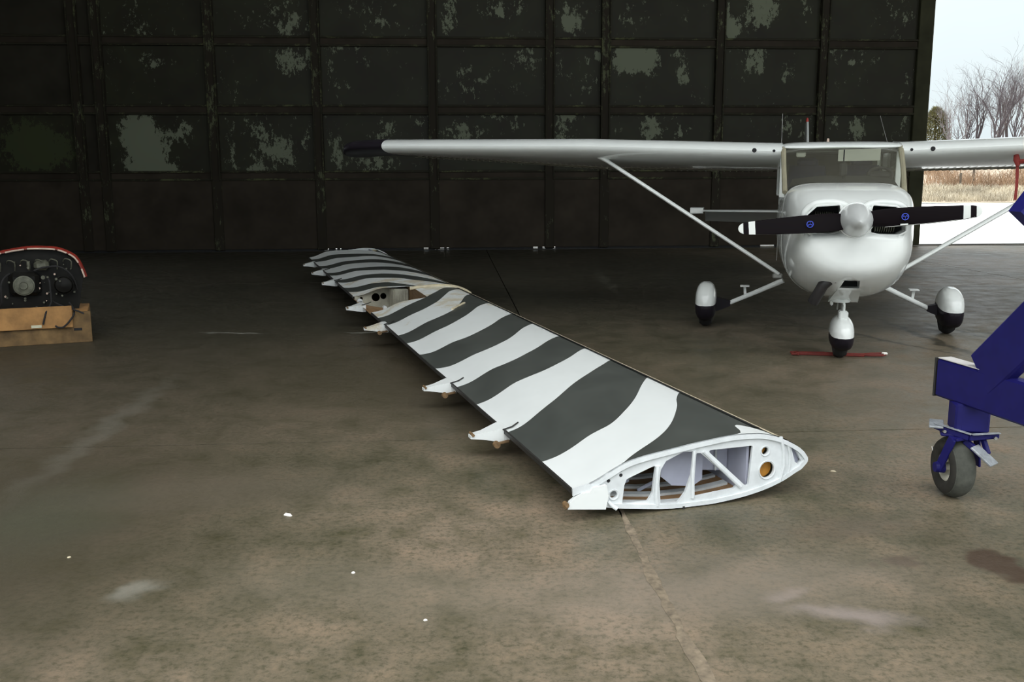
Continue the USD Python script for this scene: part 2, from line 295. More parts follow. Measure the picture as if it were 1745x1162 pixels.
def pane_material(i, blobs, amount, tint):
    """black paint flaking off in patches: blobs are (u, z, half width, half height, strength)"""
    N = {'g': ('texture_coordinate', {}), 'n': ('noise_texture', {'scale': 6.5, 'detail': 9., 'roughness': .78}), 'n2': ('noise_texture', {'scale': .9, 'detail': 2.}), 'mps': ('mapping', {'scale': (1.25, 1, .8), 'location': (i * 3.7, 0, i * 1.9)}),
         'nm': ('noise_texture', {'scale': 1.4, 'detail': 4.}), 'rb': ('rgb_ramp', {'ramp': [(.3, (.030, .027, .019)), (.7, (.041, .042, .025))]}),
         'th': ('map_range', {'range_type': 'smoothstep', 'from_min': .625, 'from_max': .665, 'to_min': 0., 'to_max': 1., 'clamp': True}),
         'mx': ('mix', {'mix_type': 'mix', 'color2': tint}), 'p': ('principled_bsdf', {'specular_ior_level': .14}), 'ro': ('rgb_ramp', {'ramp': [(0, (.45, .45, .45)), (1, (.75, .75, .75))]}),
         'a0': ('math', {'math_type': 'multiply_add', 'value2': .35, 'value3': amount - .175})}
    L = [('g.object', 'mps.vector'), ('mps.vector', 'n.vector'), ('mps.vector', 'n2.vector'), ('g.object', 'nm.vector'), ('nm.fac', 'rb.fac'), ('rb.color', 'mx.color1'), ('n2.fac', 'a0.value1')]
    last = 'a0.value'
    for k, (u, z, a, b, s) in enumerate(blobs):
        N[f'mp{k}'] = ('mapping', {'mapping_type': 'texture', 'location': (u, 0, z), 'scale': (a, 50., b)}); N[f'ln{k}'] = ('vector_math', {'math_type': 'length'})
        N[f'mr{k}'] = ('map_range', {'range_type': 'smoothstep', 'from_min': 1.75, 'from_max': .0, 'to_min': 0., 'to_max': s * .72 + .03, 'clamp': True}); N[f'ad{k}'] = ('math', {'math_type': 'add'})
        L += [('g.object', f'mp{k}.vector'), (f'mp{k}.vector', f'ln{k}.vector1'), (f'ln{k}.value', f'mr{k}.value'), (last, f'ad{k}.value1'), (f'mr{k}.result', f'ad{k}.value2')]
        last = f'ad{k}.value'
    N['sum'] = ('math', {'math_type': 'add'})
    L += [(last, 'sum.value1'), ('n.fac', 'sum.value2'), ('sum.value', 'th.value'), ('th.result', 'mx.fac'), ('th.result', 'ro.fac'), ('ro.color', 'p.roughness'), ('mx.color', 'p.base_color')]
    usdkit.material(stage, f'/World/Looks/flaking_pane_{i}', N, L, surface='p.BSDF')

PU = [-11.931, -10.451, -7.933, -7.449, -5.084, -2.825, -0.3, 2.292, 3.537, 6.109, 8.476, 10.807]      # post centres along the door
ZR = [1.673, 3.093, 4.542, 5.991, 7.44]      # heights of the rails
doors = [xf('door_1', kind='structure', label='black steel sliding hangar door leaf with flaking black panes'), xf('door_2', kind='structure', label='black steel sliding hangar door leaf at the daylight opening')]
blobs = {  # (bay, row): flaked patches (along the door, height, half width, half height, strength)
    (1, 0): [(-8.89, 2.24, 0.82, 0.62, 0.6)],
    (3, 0): [(-6.66, 2.3, 0.44, 0.71, 0.55), (-5.89, 2.61, 0.3, 0.19, 0.2), (-6.31, 1.8, 0.41, 0.14, 0.25)],
    (4, 0): [(-4.74, 2.49, 0.14, 0.55, 0.16), (-4.07, 2.42, 0.25, 0.47, 0.2), (-3.61, 2.15, 0.3, 0.33, 0.24), (-4.16, 1.82, 0.41, 0.11, 0.2), (-3.12, 2.42, 0.11, 0.27, 0.15)],
    (5, 0): [(-2.46, 2.1, 0.14, 0.55, 0.22), (-1.44, 2.61, 0.41, 0.27, 0.12), (-1.59, 1.98, 0.68, 0.3, 0.14)],
    (6, 0): [(0.37, 2.6, 0.57, 0.19, 0.16), (1.15, 2.93, 0.34, 0.11, 0.1)],
    (7, 0): [(2.59, 2.67, 0.19, 0.41, 0.12), (2.79, 2.97, 0.3, 0.1, 0.13)],
    (8, 0): [(4.58, 2.72, 0.27, 0.36, 0.26), (5.25, 2.6, 0.16, 0.16, 0.2), (3.78, 2.87, 0.16, 0.47, 0.14), (4.64, 3.15, 0.48, 0.11, 0.2)],
    (9, 0): [(7.11, 3.34, 0.41, 0.11, 0.15), (7.74, 2.87, 0.16, 0.27, 0.1)],
    (10, 0): [(9.39, 2.72, 0.21, 0.33, 0.26), (8.83, 2.87, 0.14, 0.19, 0.1)],
    (3, 1): [(-6.32, 4.09, 0.22, 0.19, 0.12), (-5.98, 4.09, 0.16, 0.11, 0.08)],
    (4, 1): [(-3.3, 4.1, 0.33, 0.3, 0.24), (-2.92, 4.29, 0.11, 0.41, 0.1)],
    (5, 1): [(-1.76, 4.11, 0.19, 0.19, 0.2), (-2.03, 4.42, 0.55, 0.08, 0.12)],
    (6, 1): [(1.74, 4.23, 0.33, 0.25, 0.17), (0.51, 3.81, 0.41, 0.27, 0.05)],
    (7, 1): [(2.52, 4.19, 0.11, 0.27, 0.14), (3.11, 4.19, 0.08, 0.14, 0.14), (3.37, 4.28, 0.1, 0.11, 0.2)],
    (8, 1): [(4.26, 4.21, 0.49, 0.3, 0.5), (5.28, 3.93, 0.16, 0.25, 0.32), (5.14, 4.33, 0.16, 0.11, 0.15)],
    (9, 1): [(6.97, 4.16, 0.27, 0.3, 0.28), (7.69, 3.91, 0.22, 0.25, 0.2), (6.53, 4.4, 0.41, 0.07, 0.12)],
    (10, 1): [(8.82, 4.16, 0.11, 0.08, 0.16), (9.16, 4.13, 0.11, 0.08, 0.18), (8.87, 4.47, 0.22, 0.08, 0.12)],
    (4, 2): [(-3.26, 4.96, 0.33, 0.36, 0.15)],
    (5, 2): [(-1.38, 5.03, 0.11, 0.16, 0.08), (-1.88, 5.27, 0.41, 0.27, 0.04)],
    (6, 2): [(0.08, 5.04, 0.14, 0.47, 0.16), (1.1, 5.23, 0.36, 0.19, 0.2), (1.68, 5.3, 0.22, 0.19, 0.14)],
    (7, 2): [(2.74, 5.0, 0.25, 0.21, 0.3), (2.6, 5.28, 0.14, 0.14, 0.1)],
    (8, 2): [(5.34, 5.14, 0.08, 0.19, 0.24), (3.88, 5.07, 0.19, 0.16, 0.1)],
    (9, 2): [(7.13, 5.28, 0.36, 0.38, 0.3), (6.38, 4.87, 0.19, 0.25, 0.32), (6.27, 5.27, 0.08, 0.25, 0.2), (7.99, 5.22, 0.11, 0.36, 0.15)],
    (10, 2): [(8.44, 5.1, 0.08, 0.19, 0.1), (8.52, 4.79, 0.08, 0.11, 0.1)],
}
hp = .21; rh = .10; mi = 0
for b in range(len(PU) - 1):
    D = doors[0 if b < 7 else 1]; first = b in (0, 2) or (b == 7)
    u0_, u1_ = PU[b], PU[b + 1]
    for r in range(4):
        z0, z1 = ZR[r], ZR[r + 1]
        bl = []
        for (px, py, a, c, s) in blobs.get((b, r), []):
            bl.append((px, py, a, c, s))
        key = 'blank_pane'
        if bl or 3 <= b:
            key = f'flaking_pane_{mi}'; pane_material(mi, bl, (.004 if b >= 3 else -.06), lin(126, 131, 112) if b >= 3 else lin(70, 76, 52)); mi += 1
        elif not stage.GetPrimAtPath('/World/Looks/blank_pane'): mat('blank_pane', (.036, .032, .023), .6, .3, 1.4, spec=.12)
        m = cbox(u0_ + hp * .45, u1_ - hp * .45, .10, .13, z0 + rh, z1 - rh + .02, .004)
        p = obj('pane', m, key, D, smooth=False)
        x = UsdGeom.Xformable(stage.GetPrimAtPath(p)); x.AddRotateZOp().Set(math.degrees(PHI)); x.AddTranslateOp().Set((0, DV, 0))
    # lower kick plate with its rubber seal, worn away in places
    obj('kick_plate', world(cbox(u0_ + .05, u1_ - .05, DV + .04, DV + .12, .05, ZR[0] - rh, .006)), 'door_steel', D, smooth=False)
gu = [(-2.793, -2.689), (-2.545, -2.506), (-2.441, -2.415), (-0.564, -0.458), (-0.313, -0.286), (-0.247, -0.101), (-0.048, 0.005), (1.924, 2.032), (2.139, 2.206), (2.381, 2.435), (7.21, 7.543)]     # worn gaps in the bottom seal
edges = [PU[0]] + [e for g in gu for e in g] + [PU[-1]]
for k in range(0, len(edges), 2):
    obj('bottom_seal', world(box(edges[k], edges[k + 1], DV + .06, DV + .09, -.012, .055)), 'rubber', doors[0 if edges[k] < PU[7] else 1], smooth=False)
for b in range(len(PU)):
    D = doors[0 if b <= 7 else 1]; w = hp * .5 if b < len(PU) - 1 else .17
    obj('post', world(cbox(PU[b] - w + .0, PU[b] + w, DV, DV + .22, .03, 6.6, .012)), 'door_post_worn' if b < len(PU) - 1 else 'door_edge', D, smooth=False)
    if b < len(PU) - 1:
        for s in (-1, 1): obj('post_flange', world(cbox(PU[b] + s * hp * .42 - .015, PU[b] + s * hp * .42 + .015, DV - .035, DV, ZR[0] - .1, 6.6, .004)), 'door_rail_worn', D, smooth=False)
        for z in ZR:
            for s in (-1, 1):
                obj('rail', world(cbox(PU[b] + hp * .5, PU[b + 1] - hp * .5, DV + .01, DV + .1, z + s * rh * .85 - .022, z + s * rh * .85 + .022, .004)), 'door_rail_worn', D, smooth=False)
            obj('rail', world(cbox(PU[b] + hp * .5, PU[b + 1] - hp * .5, DV + .05, DV + .16, z - rh, z + rh, .004)), 'door_steel', D, smooth=False)
# ------------------------------------------------------------------ the dismantled striped wing on the floor
WTH = .3145
WG = xf('detached_wing', loc=(.286, 4.45, 0), rz=WTH, label='dismantled black and white zebra striped aircraft wing lying on the hangar floor', cat='aircraft wing')
w_top = PchipInterpolator([0, .08, .316, .558, .723, .909, 1.03, 1.136, 1.227, 1.30, 1.34], [.16, .18, .283, .323, .345, .36, .355, .332, .292, .244, .192])
w_bot = PchipInterpolator([0, .05, .15, .337, .6, .735, .906, 1.044, 1.184, 1.254, 1.318, 1.34], [.140, .110, .062, .03, .006, .006, .019, .042, .085, .12, .155, .192])
def lift(c, s): return s * (.017 * (1 - c / 1.3) + .0085 * c / 1.3)
def wtop(c, s): return w_top(c) + lift(c, s)
def wbot(c, s): return w_bot(c) + lift(c, s)
SEND, CL = 11.62, 1.165                                  # span, chord station of the black leading edge strip
BND = [  # stripe boundaries: (chord, span) points from the trailing to the leading edge
    [(0, 0), (.88, 0), (.95, .02), (1.0, .17), (1.06, .13), (1.165, .02)],
    [(0, -.2), (.28, 0), (.63, .25), (.89, .61), (.97, .77), (1.165, 1.05)],
    [(0, .45), (.16, .45), (.40, .52), (.62, .72), (.75, .88), (.97, 1.22), (1.165, 1.52)],
    [(0, 1.04), (.25, 1.12), (.59, 1.45), (.93, 1.79), (1.03, 1.92), (1.165, 2.12)],
    [(0, 1.71), (.18, 1.74), (.48, 1.86), (.82, 2.12), (.99, 2.34), (1.165, 2.58)],
    [(0, 2.22), (.30, 2.25), (.65, 2.49), (1.0, 2.91), (1.165, 3.14)],
    [(0, 2.86), (.25, 2.76), (.61, 2.99), (.93, 3.44), (1.165, 3.80)],
    [(0, 3.41), (.30, 3.34), (.61, 3.58), (.92, 4.01), (1.165, 4.40)],
    [(0, 3.92), (.25, 3.90), (.61, 4.25), (.93, 4.78), (1.165, 5.12)],
    [(0, 4.31), (.23, 4.33), (.61, 4.66), (.80, 5.05), (.98, 5.51), (1.165, 5.86)],
    [(0, 4.88), (.25, 4.88), (.58, 5.23), (.81, 5.69), (.92, 5.92), (1.165, 6.22)],
    [(0, 5.34), (.23, 5.32), (.47, 5.52), (.74, 5.90), (.95, 6.22), (1.165, 6.31)],
    [(0, 5.72), (.26, 5.64), (.55, 5.64), (.605, 5.66), (.612, 6.325), (1.165, 6.33)],
    # cut-out
    [(0, 6.94), (.25, 6.80), (.49, 6.64), (.605, 6.55), (.612, 6.335), (1.165, 6.335)],
    [(0, 7.36), (.23, 6.99), (.41, 6.79), (.60, 6.60), (.72, 6.40), (1.165, 6.345)],
    [(0, 7.78), (.28, 7.30), (.47, 7.11), (.62, 6.74), (.72, 6.46), (.9, 6.36), (1.165, 6.355)],
    [(0, 8.30), (.25, 7.83), (.45, 7.63), (.64, 7.38), (.79, 6.99), (.94, 6.73), (1.165, 6.42)],
    [(0, 8.63), (.30, 8.13), (.52, 8.01), (.71, 7.74), (.87, 7.35), (1.02, 6.97), (1.165, 6.66)],
    [(0, 9.08), (.26, 8.67), (.59, 8.39), (.79, 8.10), (1.0, 7.66), (1.165, 7.30)],
    [(0, 9.40), (.30, 8.94), (.66, 8.74), (.87, 8.50), (1.02, 8.18), (1.165, 7.85)],
    [(0, 9.99), (.26, 9.52), (.63, 9.34), (.84, 9.02), (1.03, 8.66), (1.165, 8.35)],
    [(0, 10.33), (.31, 9.88), (.70, 9.75), (1.02, 9.23), (1.165, 8.95)],
    [(0, 11.0), (.38, 10.36), (.78, 10.21), (1.0, 9.80), (1.165, 9.50)],
    [(0, 11.30), (.10, 11.18), (.45, 10.85), (.71, 10.66), (1.165, 9.95)],
    [(0, 11.62), (.3, 11.58), (.72, 11.30), (1.05, 10.9), (1.165, 10.75)]]
CC = np.concatenate([np.linspace(0, .6, 26), np.linspace(.612, CL, 26)])
BF = [np.clip(PchipInterpolator(*np.array(b).T)(CC), 0, SEND) for b in BND]
for k in range(1, len(BF)): BF[k] = np.maximum(BF[k], BF[k - 1])
for k in range(len(BF) - 1):
    if k == 12: continue
    lo, hi = BF[k], BF[k + 1]; t = np.linspace(0, 1, 9)[:, None]
    S = lo[None] + t * (hi - lo)[None]; C = np.broadcast_to(CC, S.shape)
    white = (k % 2 == 1) if k < 12 else (k % 2 == 1)
    g = np.stack([C, S, wtop(C, S) + .003 * (meshkit.noise(np.stack([C * 3, S * 1.3, C * 0], -1), 5) - .5)], -1)
    if np.ptp(S, axis=0).max() < .02: continue
    obj('white_stripe' if white else 'black_stripe', sheet(g), 'wing_white' if white else 'wing_black', WG, smooth=True)
# white leading edge patch at the near end, leading edge skin, black strip
def span_sheet(cs, fz, s0=0, s1=SEND, n=60, dz=0.):
    ss = np.linspace(s0, s1, n); C, S = np.meshgrid(cs, ss); return sheet(np.stack([C, S, fz(C, S) + dz], -1))
g = np.linspace(0, 1, 5)
C0 = CC[CC > .88]; lo = np.zeros_like(C0); hi = BF[0][CC > .88]
obj('white_patch', sheet(np.stack([np.broadcast_to(C0, (5, len(C0))), g[:, None] * hi[None], wtop(np.broadcast_to(C0, (5, len(C0))), g[:, None] * hi[None])], -1)), 'wing_white', WG, smooth=True)
nose_c = np.array([1.127, 1.15, 1.178, 1.20, 1.227, 1.26, 1.30, 1.325, 1.338, 1.34])
lf = np.array([1.34, 1.338, 1.318, 1.29, 1.254, 1.184, 1.1])
obj('leading_edge_skin', cat(span_sheet(nose_c, wtop, dz=.004), span_sheet(lf, wbot)), 'cream_edge', WG, smooth=True, label='pale worn leading edge skin')
obj('leading_edge_strip', span_sheet(np.array([1.090, 1.094, 1.11, 1.125, 1.129]), wtop, .12, SEND, 60, .006), 'edge_black', WG, smooth=True, label='black strip along the leading edge')
bc = np.linspace(.0, 1.1, 26)
ss = np.concatenate([np.linspace(0, 5.7, 40), np.linspace(5.75, SEND, 40)])
C, S = np.meshgrid(bc, ss); obj('lower_skin', sheet(np.stack([C, S, wbot(C, S) + .001], -1)[:, ::-1]), 'primer_tan', WG, smooth=True, label='tan primed inside of the lower skin')
# rear spar along the trailing edge
sq = []
for a, b in ((0, 5.70), (6.96, SEND)):
    n = 30; s = np.linspace(a, b, n); sq.append(loft([[(.0, q, wbot(0, q)), (.012, q, wbot(0, q)), (.012, q, wtop(0, q) + .003), (.0, q, wtop(0, q) + .003)] for q in s]))
obj('rear_spar', cat(sq), 'edge_black', WG, smooth=False)  # coloured black for the shade on its rear face
obj('main_spar', loft([[(.985, q, wbot(.985, q)), (1.0, q, wbot(1., q)), (1.0, q, wtop(1., q) - .006), (.985, q, wtop(.985, q) - .006)] for q in np.linspace(.02, SEND, 30)]), 'rib_lilac', WG, smooth=False)
# near end rib: white plate with openings
ro = [(c, float(w_bot(c)) + .002) for c in np.linspace(0, 1.33, 40)] + [(1.34, .192)] + [(c, float(w_top(c)) - .002) for c in np.linspace(1.335, 0, 50)]
H = [[(.278, .157), (.29, .187), (.323, .2), (.441, .242), (.448, .233), (.434, .099), (.407, .06), (.267, .062), (.272, .101)],
     [(.48, .04), (.471, .145), (.477, .217), (.505, .26), (.602, .299), (.661, .294), (.65, .172), (.618, .083), (.59, .049), (.571, .03)],
     [(.674, .285), (.699, .283), (.917, .093), (.90, .075), (.664, .055)], [(.736, .293), (1.001, .294), (.984, .081), (.964, .083)]]
P = Polygon(ro).buffer(-.030).buffer(.030, quad_segs=8)
holes = unary_union([Polygon(h).buffer(-.008).buffer(.008) for h in H] + [Point(1.075, .258).buffer(.021), Point(1.091, .155).buffer(.044), Point(.186, .222).buffer(.010), Point(.255, .235).buffer(.009), Point(.221, .115).buffer(.019),
        Polygon([(1.239, .255), (1.262, .237), (1.293, .183), (1.28, .17), (1.262, .185)]).buffer(.004)])
obj('end_rib', prism(P.difference(holes), -.012, .004), 'rib_white', WG, smooth=False, label='white truss-like rib closing the near wing end')
obj('rib_flange', prism(P.difference(P.buffer(-.022)), -.022, .02), 'rib_white', WG, smooth=False)
def wt(path, r, y=-.014): return tube([(c, y, z) for c, z in path], r, 8)
obj('nose_flange', cat(wt([(1.165, .325), (1.185, .25), (1.19, .17), (1.17, .09)], .010), wt([(1.205, .30), (1.225, .22), (1.225, .15), (1.21, .105)], .007)), 'rib_white', WG)
for q, r in (([(.661, .30), (.655, .172), (.66, .05)], .010), ([(.712, .292), (.935, .08)], .010), ([(.458, .24), (.452, .1), (.46, .03)], .012)): obj('rib_post', wt(q, r), 'rib_white', WG)
for (c, z, r) in ((1.075, .258, .026), (1.091, .155, .050)):
    obj('primed_disc', lathe([(.0, .03), (r, .03), (r, .034), (0, .034)], 'y', 28, (c, 0, z)), 'primer_orange', WG, label='orange primed disc behind a round rib hole')
for c, z, r in ((1.075, .258, .020), (1.091, .155, .043), (.221, .115, .020)): obj('hole_rim', lathe([(r, -.013), (r + .007, -.016), (r + .009, -.012), (r, -.004)], 'y', 24, (c, 0, z)), 'rib_white', WG)
obj('slit_backing', prism([(1.225, .15), (1.30, .15), (1.30, .25), (1.225, .27)], .018, .022), 'rib_lilac', WG, smooth=False)
for c, z in ((.192, .190), (.258, .212)): obj('bolt_hole', lathe([(0, -.0135), (.009, -.0135), (.009, -.011), (0, -.011)], 'y', 12, (c, 0, z)), 'dark_void', WG)
obj('worn_edge', tube([(c, -.016, float(w_bot(c)) + .006) for c in np.linspace(.20, 1.28, 30)], .0045, 6), 'rusty', WG, label='rusty lower edge of the end rib')
# inner rib pieces, skin flanges seen through the openings
def inner(poly, s, m, name='inner_rib', **k):
    q = prism(poly, s, s + .006); v = q.vertices.copy(); v[:, 2] += lift(v[:, 0], v[:, 1]); q.vertices = v; obj(name, q, m, WG, smooth=False, **k)
inner([(.30, .05), (.97, .06), (.97, .325), (.55, .30), (.30, .22)], 1.15, 'rib_lilac', label='lilac primed inner rib panel')
inner([(.83, .115), (.98, .10), (.98, .335), (.83, .33)], .20, 'rib_lilac', label='lilac primed inner rib panel')
inner([(.535, .14), (.60, .085), (.72, .07), (.775, .10), (.775, .31), (.60, .305), (.535, .28)], .10, 'rib_lilac', label='lilac primed inner rib panel')
obj('stiffener', bar((.905, .19, .11), (.905, .19, .335), .012, .012), 'rib_white', WG)
for k, s in enumerate((.05, .17, .30, .45, .62, .82, 1.05, 1.32)):
    w = .018 + .006 * (k % 2)
    obj('skin_flange', loft([[(c, s, wbot(c, s)), (c, s + w * 2, wbot(c, s)), (c, s + w * 2, wbot(c, s) + .014), (c, s, wbot(c, s) + .014)] for c in np.linspace(.10, .97, 14)]), 'rib_white', WG, smooth=False)
for (c, d) in ((.47, .60), (.30, .42)): obj('inner_brace', bar((c, .24, wbot(c, .24) + .01), (d, .24, wbot(d, .24) + .07), .012, .02), 'rib_lilac', WG, smooth=False)
obj('inner_rib', prism([(.30, .045), (.97, .03), (.97, .325), (.56, .31), (.30, .25)], 1.6, 1.606), 'inner_metal', WG, smooth=False)
# near end hinge fitting, pipe and bolts
fit = Polygon([(-.02, .11), (-.03, .075), (.17, .052), (.185, .12), (.173, .176), (.10, .172), (.085, .150), (.045, .148), (.01, .132)])
obj('end_fitting', prism(fit, -.035, -.012), 'wing_white', WG, smooth=False, label='white hinge fitting at the near trailing corner')
obj('corner_tab', prism([(.0, .135), (.04, .148), (.09, .15), (.10, .175), (.085, .19), (-.002, .172)], -.026, -.014), 'rib_white', WG, smooth=False)
obj('rusty_bolt', cat(lathe([(0, -.04), (.010, -.04), (.013, -.03), (.013, .0), (0, .0)], 'y', 12, (-.034, 0, .095)), cbox(-.046, -.026, -.035, .0, .074, .096)), 'rusty', WG, label='rusty bolt in the corner fitting')
obj('pipe_stub', tube([(.19, -.02, .085), (.205, -.045, .068), (.222, -.055, .056)], [.008, .011, .011], 10), 'rib_white', WG)
obj('drain_peg', tube([(.606, -.02, .014), (.606, -.022, -.0)], .007, 8), 'edge_black', WG)
# hinge brackets along the trailing edge, with small pulleys beneath
def bracket(s, L=.19, w=.075, n='hinge_bracket'):
    z0 = float(wtop(0, s)); P0 = [(.035, s - w), (.0, s - w), (-L * .6, s - w * .42), (-L, s - w * .36), (-L, s + w * .30), (-L * .6, s + w * .3), (0, s + w * .95), (.035, s + w * .95)]
    a = prism(P0, 0, .05, 'xy'); v = a.vertices.copy(); v[:, 2] = np.where(v[:, 2] > .02, z0 + .008 + np.minimum(v[:, 0], 0) * .22, z0 - .075 + .12 * np.abs(np.minimum(v[:, 0], 0))); a.vertices = v
    p = obj(n, a, 'wing_white', WG, smooth=False)
    obj('rusty_bolt', lathe([(0, -w * .46), (.009, -w * .46), (.009, w * .40), (0, w * .40)], 'y', 10, (-L + .014, s, z0 - .030)), 'rusty', WG)
    obj('bracket_lip', tube([(.10, s - w * .6, float(wtop(.10, s)) + .006), (.05, s - w * 1.05, float(wtop(.05, s)) + .008), (-.01, s - w * 1.1, z0 + .006)], .0045, 6), 'edge_black', WG)
    return z0
for i, s in enumerate((1.17, 2.42, 5.0, 8.55, 9.75, 10.9)):
    z0 = bracket(s, .19 if i < 3 else .16, .085 if i < 3 else .07)
    if i < 3:
        obj('pulley', cat(lathe([(0, -.016), (.020, -.016), (.014, 0), (.020, .016), (0, .016)], 'y', 14, (-.06, s - .13, z0 - .07)), bar((.02, s - .13, z0 - .055), (-.06, s - .13, z0 - .066), .016, .016)), 'rusty', WG)
bracket(6.32, .17, .10)
# centre cut-out: inner rib with lightening holes, front wall, ribbed box
inner(Polygon([(c, float(w_bot(c)) + .003) for c in np.linspace(.02, .62, 10)] + [(c, float(w_top(c)) - .004) for c in np.linspace(.62, .02, 10)]).difference(unary_union([Point(.27, .155).buffer(.048), Point(.36, .17).buffer(.036), Point(.10, .14).buffer(.018)])), 6.93, 'inner_metal', 'centre_rib', label='grey inner rib with lightening holes in the wing cut-out')
inner(Polygon([(c, float(w_bot(c)) + .003) for c in np.linspace(.02, .62, 10)] + [(c, float(w_top(c)) - .004) for c in np.linspace(.62, .02, 10)]), 5.66, 'inner_metal', 'centre_rib')
obj('ribbed_box', cat(cbox(.43, .60, 6.62, 6.9, .12, .38, .01), *[cbox(.42, .43, 6.64 + .055 * k, 6.66 + .055 * k, .13, .37, .003) for k in range(5)], *[cbox(.44 + .035 * k, .452 + .035 * k, 6.605, 6.62, .13, .37, .003) for k in range(5)]), 'inner_metal', WG, smooth=False)
obj('lug', cat(lathe([(0, -.02), (.03, -.02), (.03, .02), (0, .02)], 'y', 14, (.06, 6.8, .24)), cbox(.03, .09, 6.78, 6.84, .15, .25, .005)), 'rib_white', WG)
obj('lug', cat(cbox(.27, .30, 6.42, 6.47, .10, .20, .006), lathe([(0, -.03), (.022, -.03), (.022, .03), (0, .03)], 'y', 14, (.285, 6.45, .2))), 'rib_white', WG)
obj('cutout_wall', loft([[(.605, q, wbot(.6, q)), (.617, q, wbot(.6, q)), (.617, q, wtop(.61, q) - .004), (.605, q, wtop(.61, q) - .004)] for q in np.linspace(5.64, 6.95, 8)]), 'rusty', WG, smooth=False)
obj('joint_strip', tube([(c, 6.335 + .03 * (1 - c) * 2, float(wtop(c, 6.34)) + .008) for c in np.linspace(.56, 1.20, 14)] + [(1.26, 6.335, float(wtop(1.26, 6.335)) + .005)], .019, 8), 'cream_edge', WG, label='cream joint strip across the middle of the wing')
obj('joint_strip', tube([(c, 4.60 + (c - .55) * 1.4, float(wtop(c, 4.9)) + .003) for c in np.linspace(.62, .82, 8)], .012, 6), 'cream_edge', WG)
obj('tip_rib', prism(P, SEND - .01, SEND).apply_translation((0, 0, .13)), 'rib_white', WG, smooth=False)
obj('tip_fitting', cbox(1.0, 1.12, SEND - .05, SEND + .02, .42, .46, .01), 'cream_edge', WG, smooth=False)

# ------------------------------------------------------------------ the high-wing airplane
AX, AY, ATH = 2.8437, 7.8929, .2382
AC = xf('airplane', loc=(AX, AY, 0), rz=-ATH, label='white single-engine high-wing airplane with black propeller parked by the open hangar door', cat='airplane')
K = 56
def ring(y, hw, zt, zb, zm=None, nt=5.5, nb=2.6, x0=0., k=K):
    zm = (zt + zb) / 2 if zm is None else zm
    a = np.arange(k) * 2 * np.pi / k; c, s = np.cos(a), np.sin(a); n = np.where(s >= 0, nt, nb)
    return np.stack([x0 + hw * np.sign(c) * np.abs(c) ** (2 / n), np.full(k, y), zm + np.where(s >= 0, zt - zm, zm - zb) * np.sign(s) * np.abs(s) ** (2 / n)], 1)
# cowling
st = [(.085, .26, 1.34, .93, 3.5, 2.4), (.092, .33, 1.385, .89, 3.6, 2.4), (.11, .375, 1.415, .855, 3.8, 2.4), (.145, .415, 1.442, .815, 4, 2.4), (.20, .448, 1.468, .775, 4.4, 2.4), (.30, .482, 1.500, .715, 4.8, 2.45), (.45, .515, 1.532, .645, 5.2, 2.5), (.65, .540, 1.560, .583, 5.5, 2.6), (.85, .552, 1.578, .548, 5.5, 2.6), (1.05, .556, 1.585, .535, 5.5, 2.6)]
cowl = mani(loft([ring(y, hw, zt, zb, 1.12, nt, nb) for y, hw, zt, zb, nt, nb in st]))
inl = [Polygon([(-.388, 1.21), (-.375, 1.33), (-.31, 1.392), (-.14, 1.405), (-.125, 1.34), (-.135, 1.20), (-.2, 1.185), (-.345, 1.185)]).buffer(.012, quad_segs=4)]
inl.append(Polygon([(-x, z) for x, z in inl[0].exterior.coords]))
brow = [(.418, 1.25), (.412, 1.33), (.375, 1.395), (.30, 1.432), (.20, 1.440), (.11, 1.425), (.05, 1.385), (.02, 1.33)]
bp = PchipInterpolator(np.arange(8), np.array(brow))(np.linspace(0, 7, 30))
for s in (-1, 1): cowl = cowl + mani(tube([(s * x, .125 + .35 * max(0, abs(x) - .33), z) for x, z in bp], np.concatenate([np.linspace(.006, .030, 6), np.full(18, .030), np.linspace(.030, .012, 6)]), 12))
for p in inl: cowl = cowl - mani(prism(p, -.1, .42))
scoop_hole = mani(hull([(-.075, .1, .694), (.088, .1, .694), (-.05, .1, .775), (.075, .1, .775), (-.075, .55, .694), (.088, .55, .694), (-.05, .55, .775), (.075, .55, .775)]))
scoop = mani(hull([(-.09, .38, .672), (.105, .38, .672), (-.07, .29, .80), (.10, .29, .80), (-.13, .75, .52), (.13, .75, .52), (-.1, .6, .84), (.1, .6, .84)]))
cowl = cowl + scoop - scoop_hole
obj('cowling', unmani(cowl), 'aircraft_white', AC, smooth=42)
for k, p in enumerate(inl):
    sgn = -1 if k == 0 else 1
    I = xf('air_inlet', AC)
    obj('baffle', prism(p.buffer(.01), .36, .40), 'dark_void', I, smooth=False)
    obj('cylinder_fin', cat(*[lathe([(.02, .0), (.085, .0), (.085, .006), (.02, .006)], 'x', 20, (sgn * (.17 + .018 * q), .26, 1.27)) for q in range(9)]), 'engine_metal', I)
    obj('lip', tube([(x, .098 + .25 * max(0, abs(x) - .25) ** 1 * .3, z) for x, z in list(p.buffer(.004).exterior.coords)[::2]], .009, 6, False), 'aircraft_white', I)
obj('scoop_void', hull([(-.07, .50, .69), (.085, .50, .69), (-.05, .50, .775), (.07, .50, .775), (-.07, .54, .69), (.085, .54, .775)]), 'dark_void', AC, smooth=False)
obj('cowl_seam', cat(*[tube([(s * .556 * 1.0, y, 1.12) for y in (.9, 1.04)], .003, 5) for s in (-1, 1)], tube([tuple(q) for q in ring(1.05, .558, 1.588, .532, 1.12)] , .0035, 5, False)), 'dull_metal', AC)
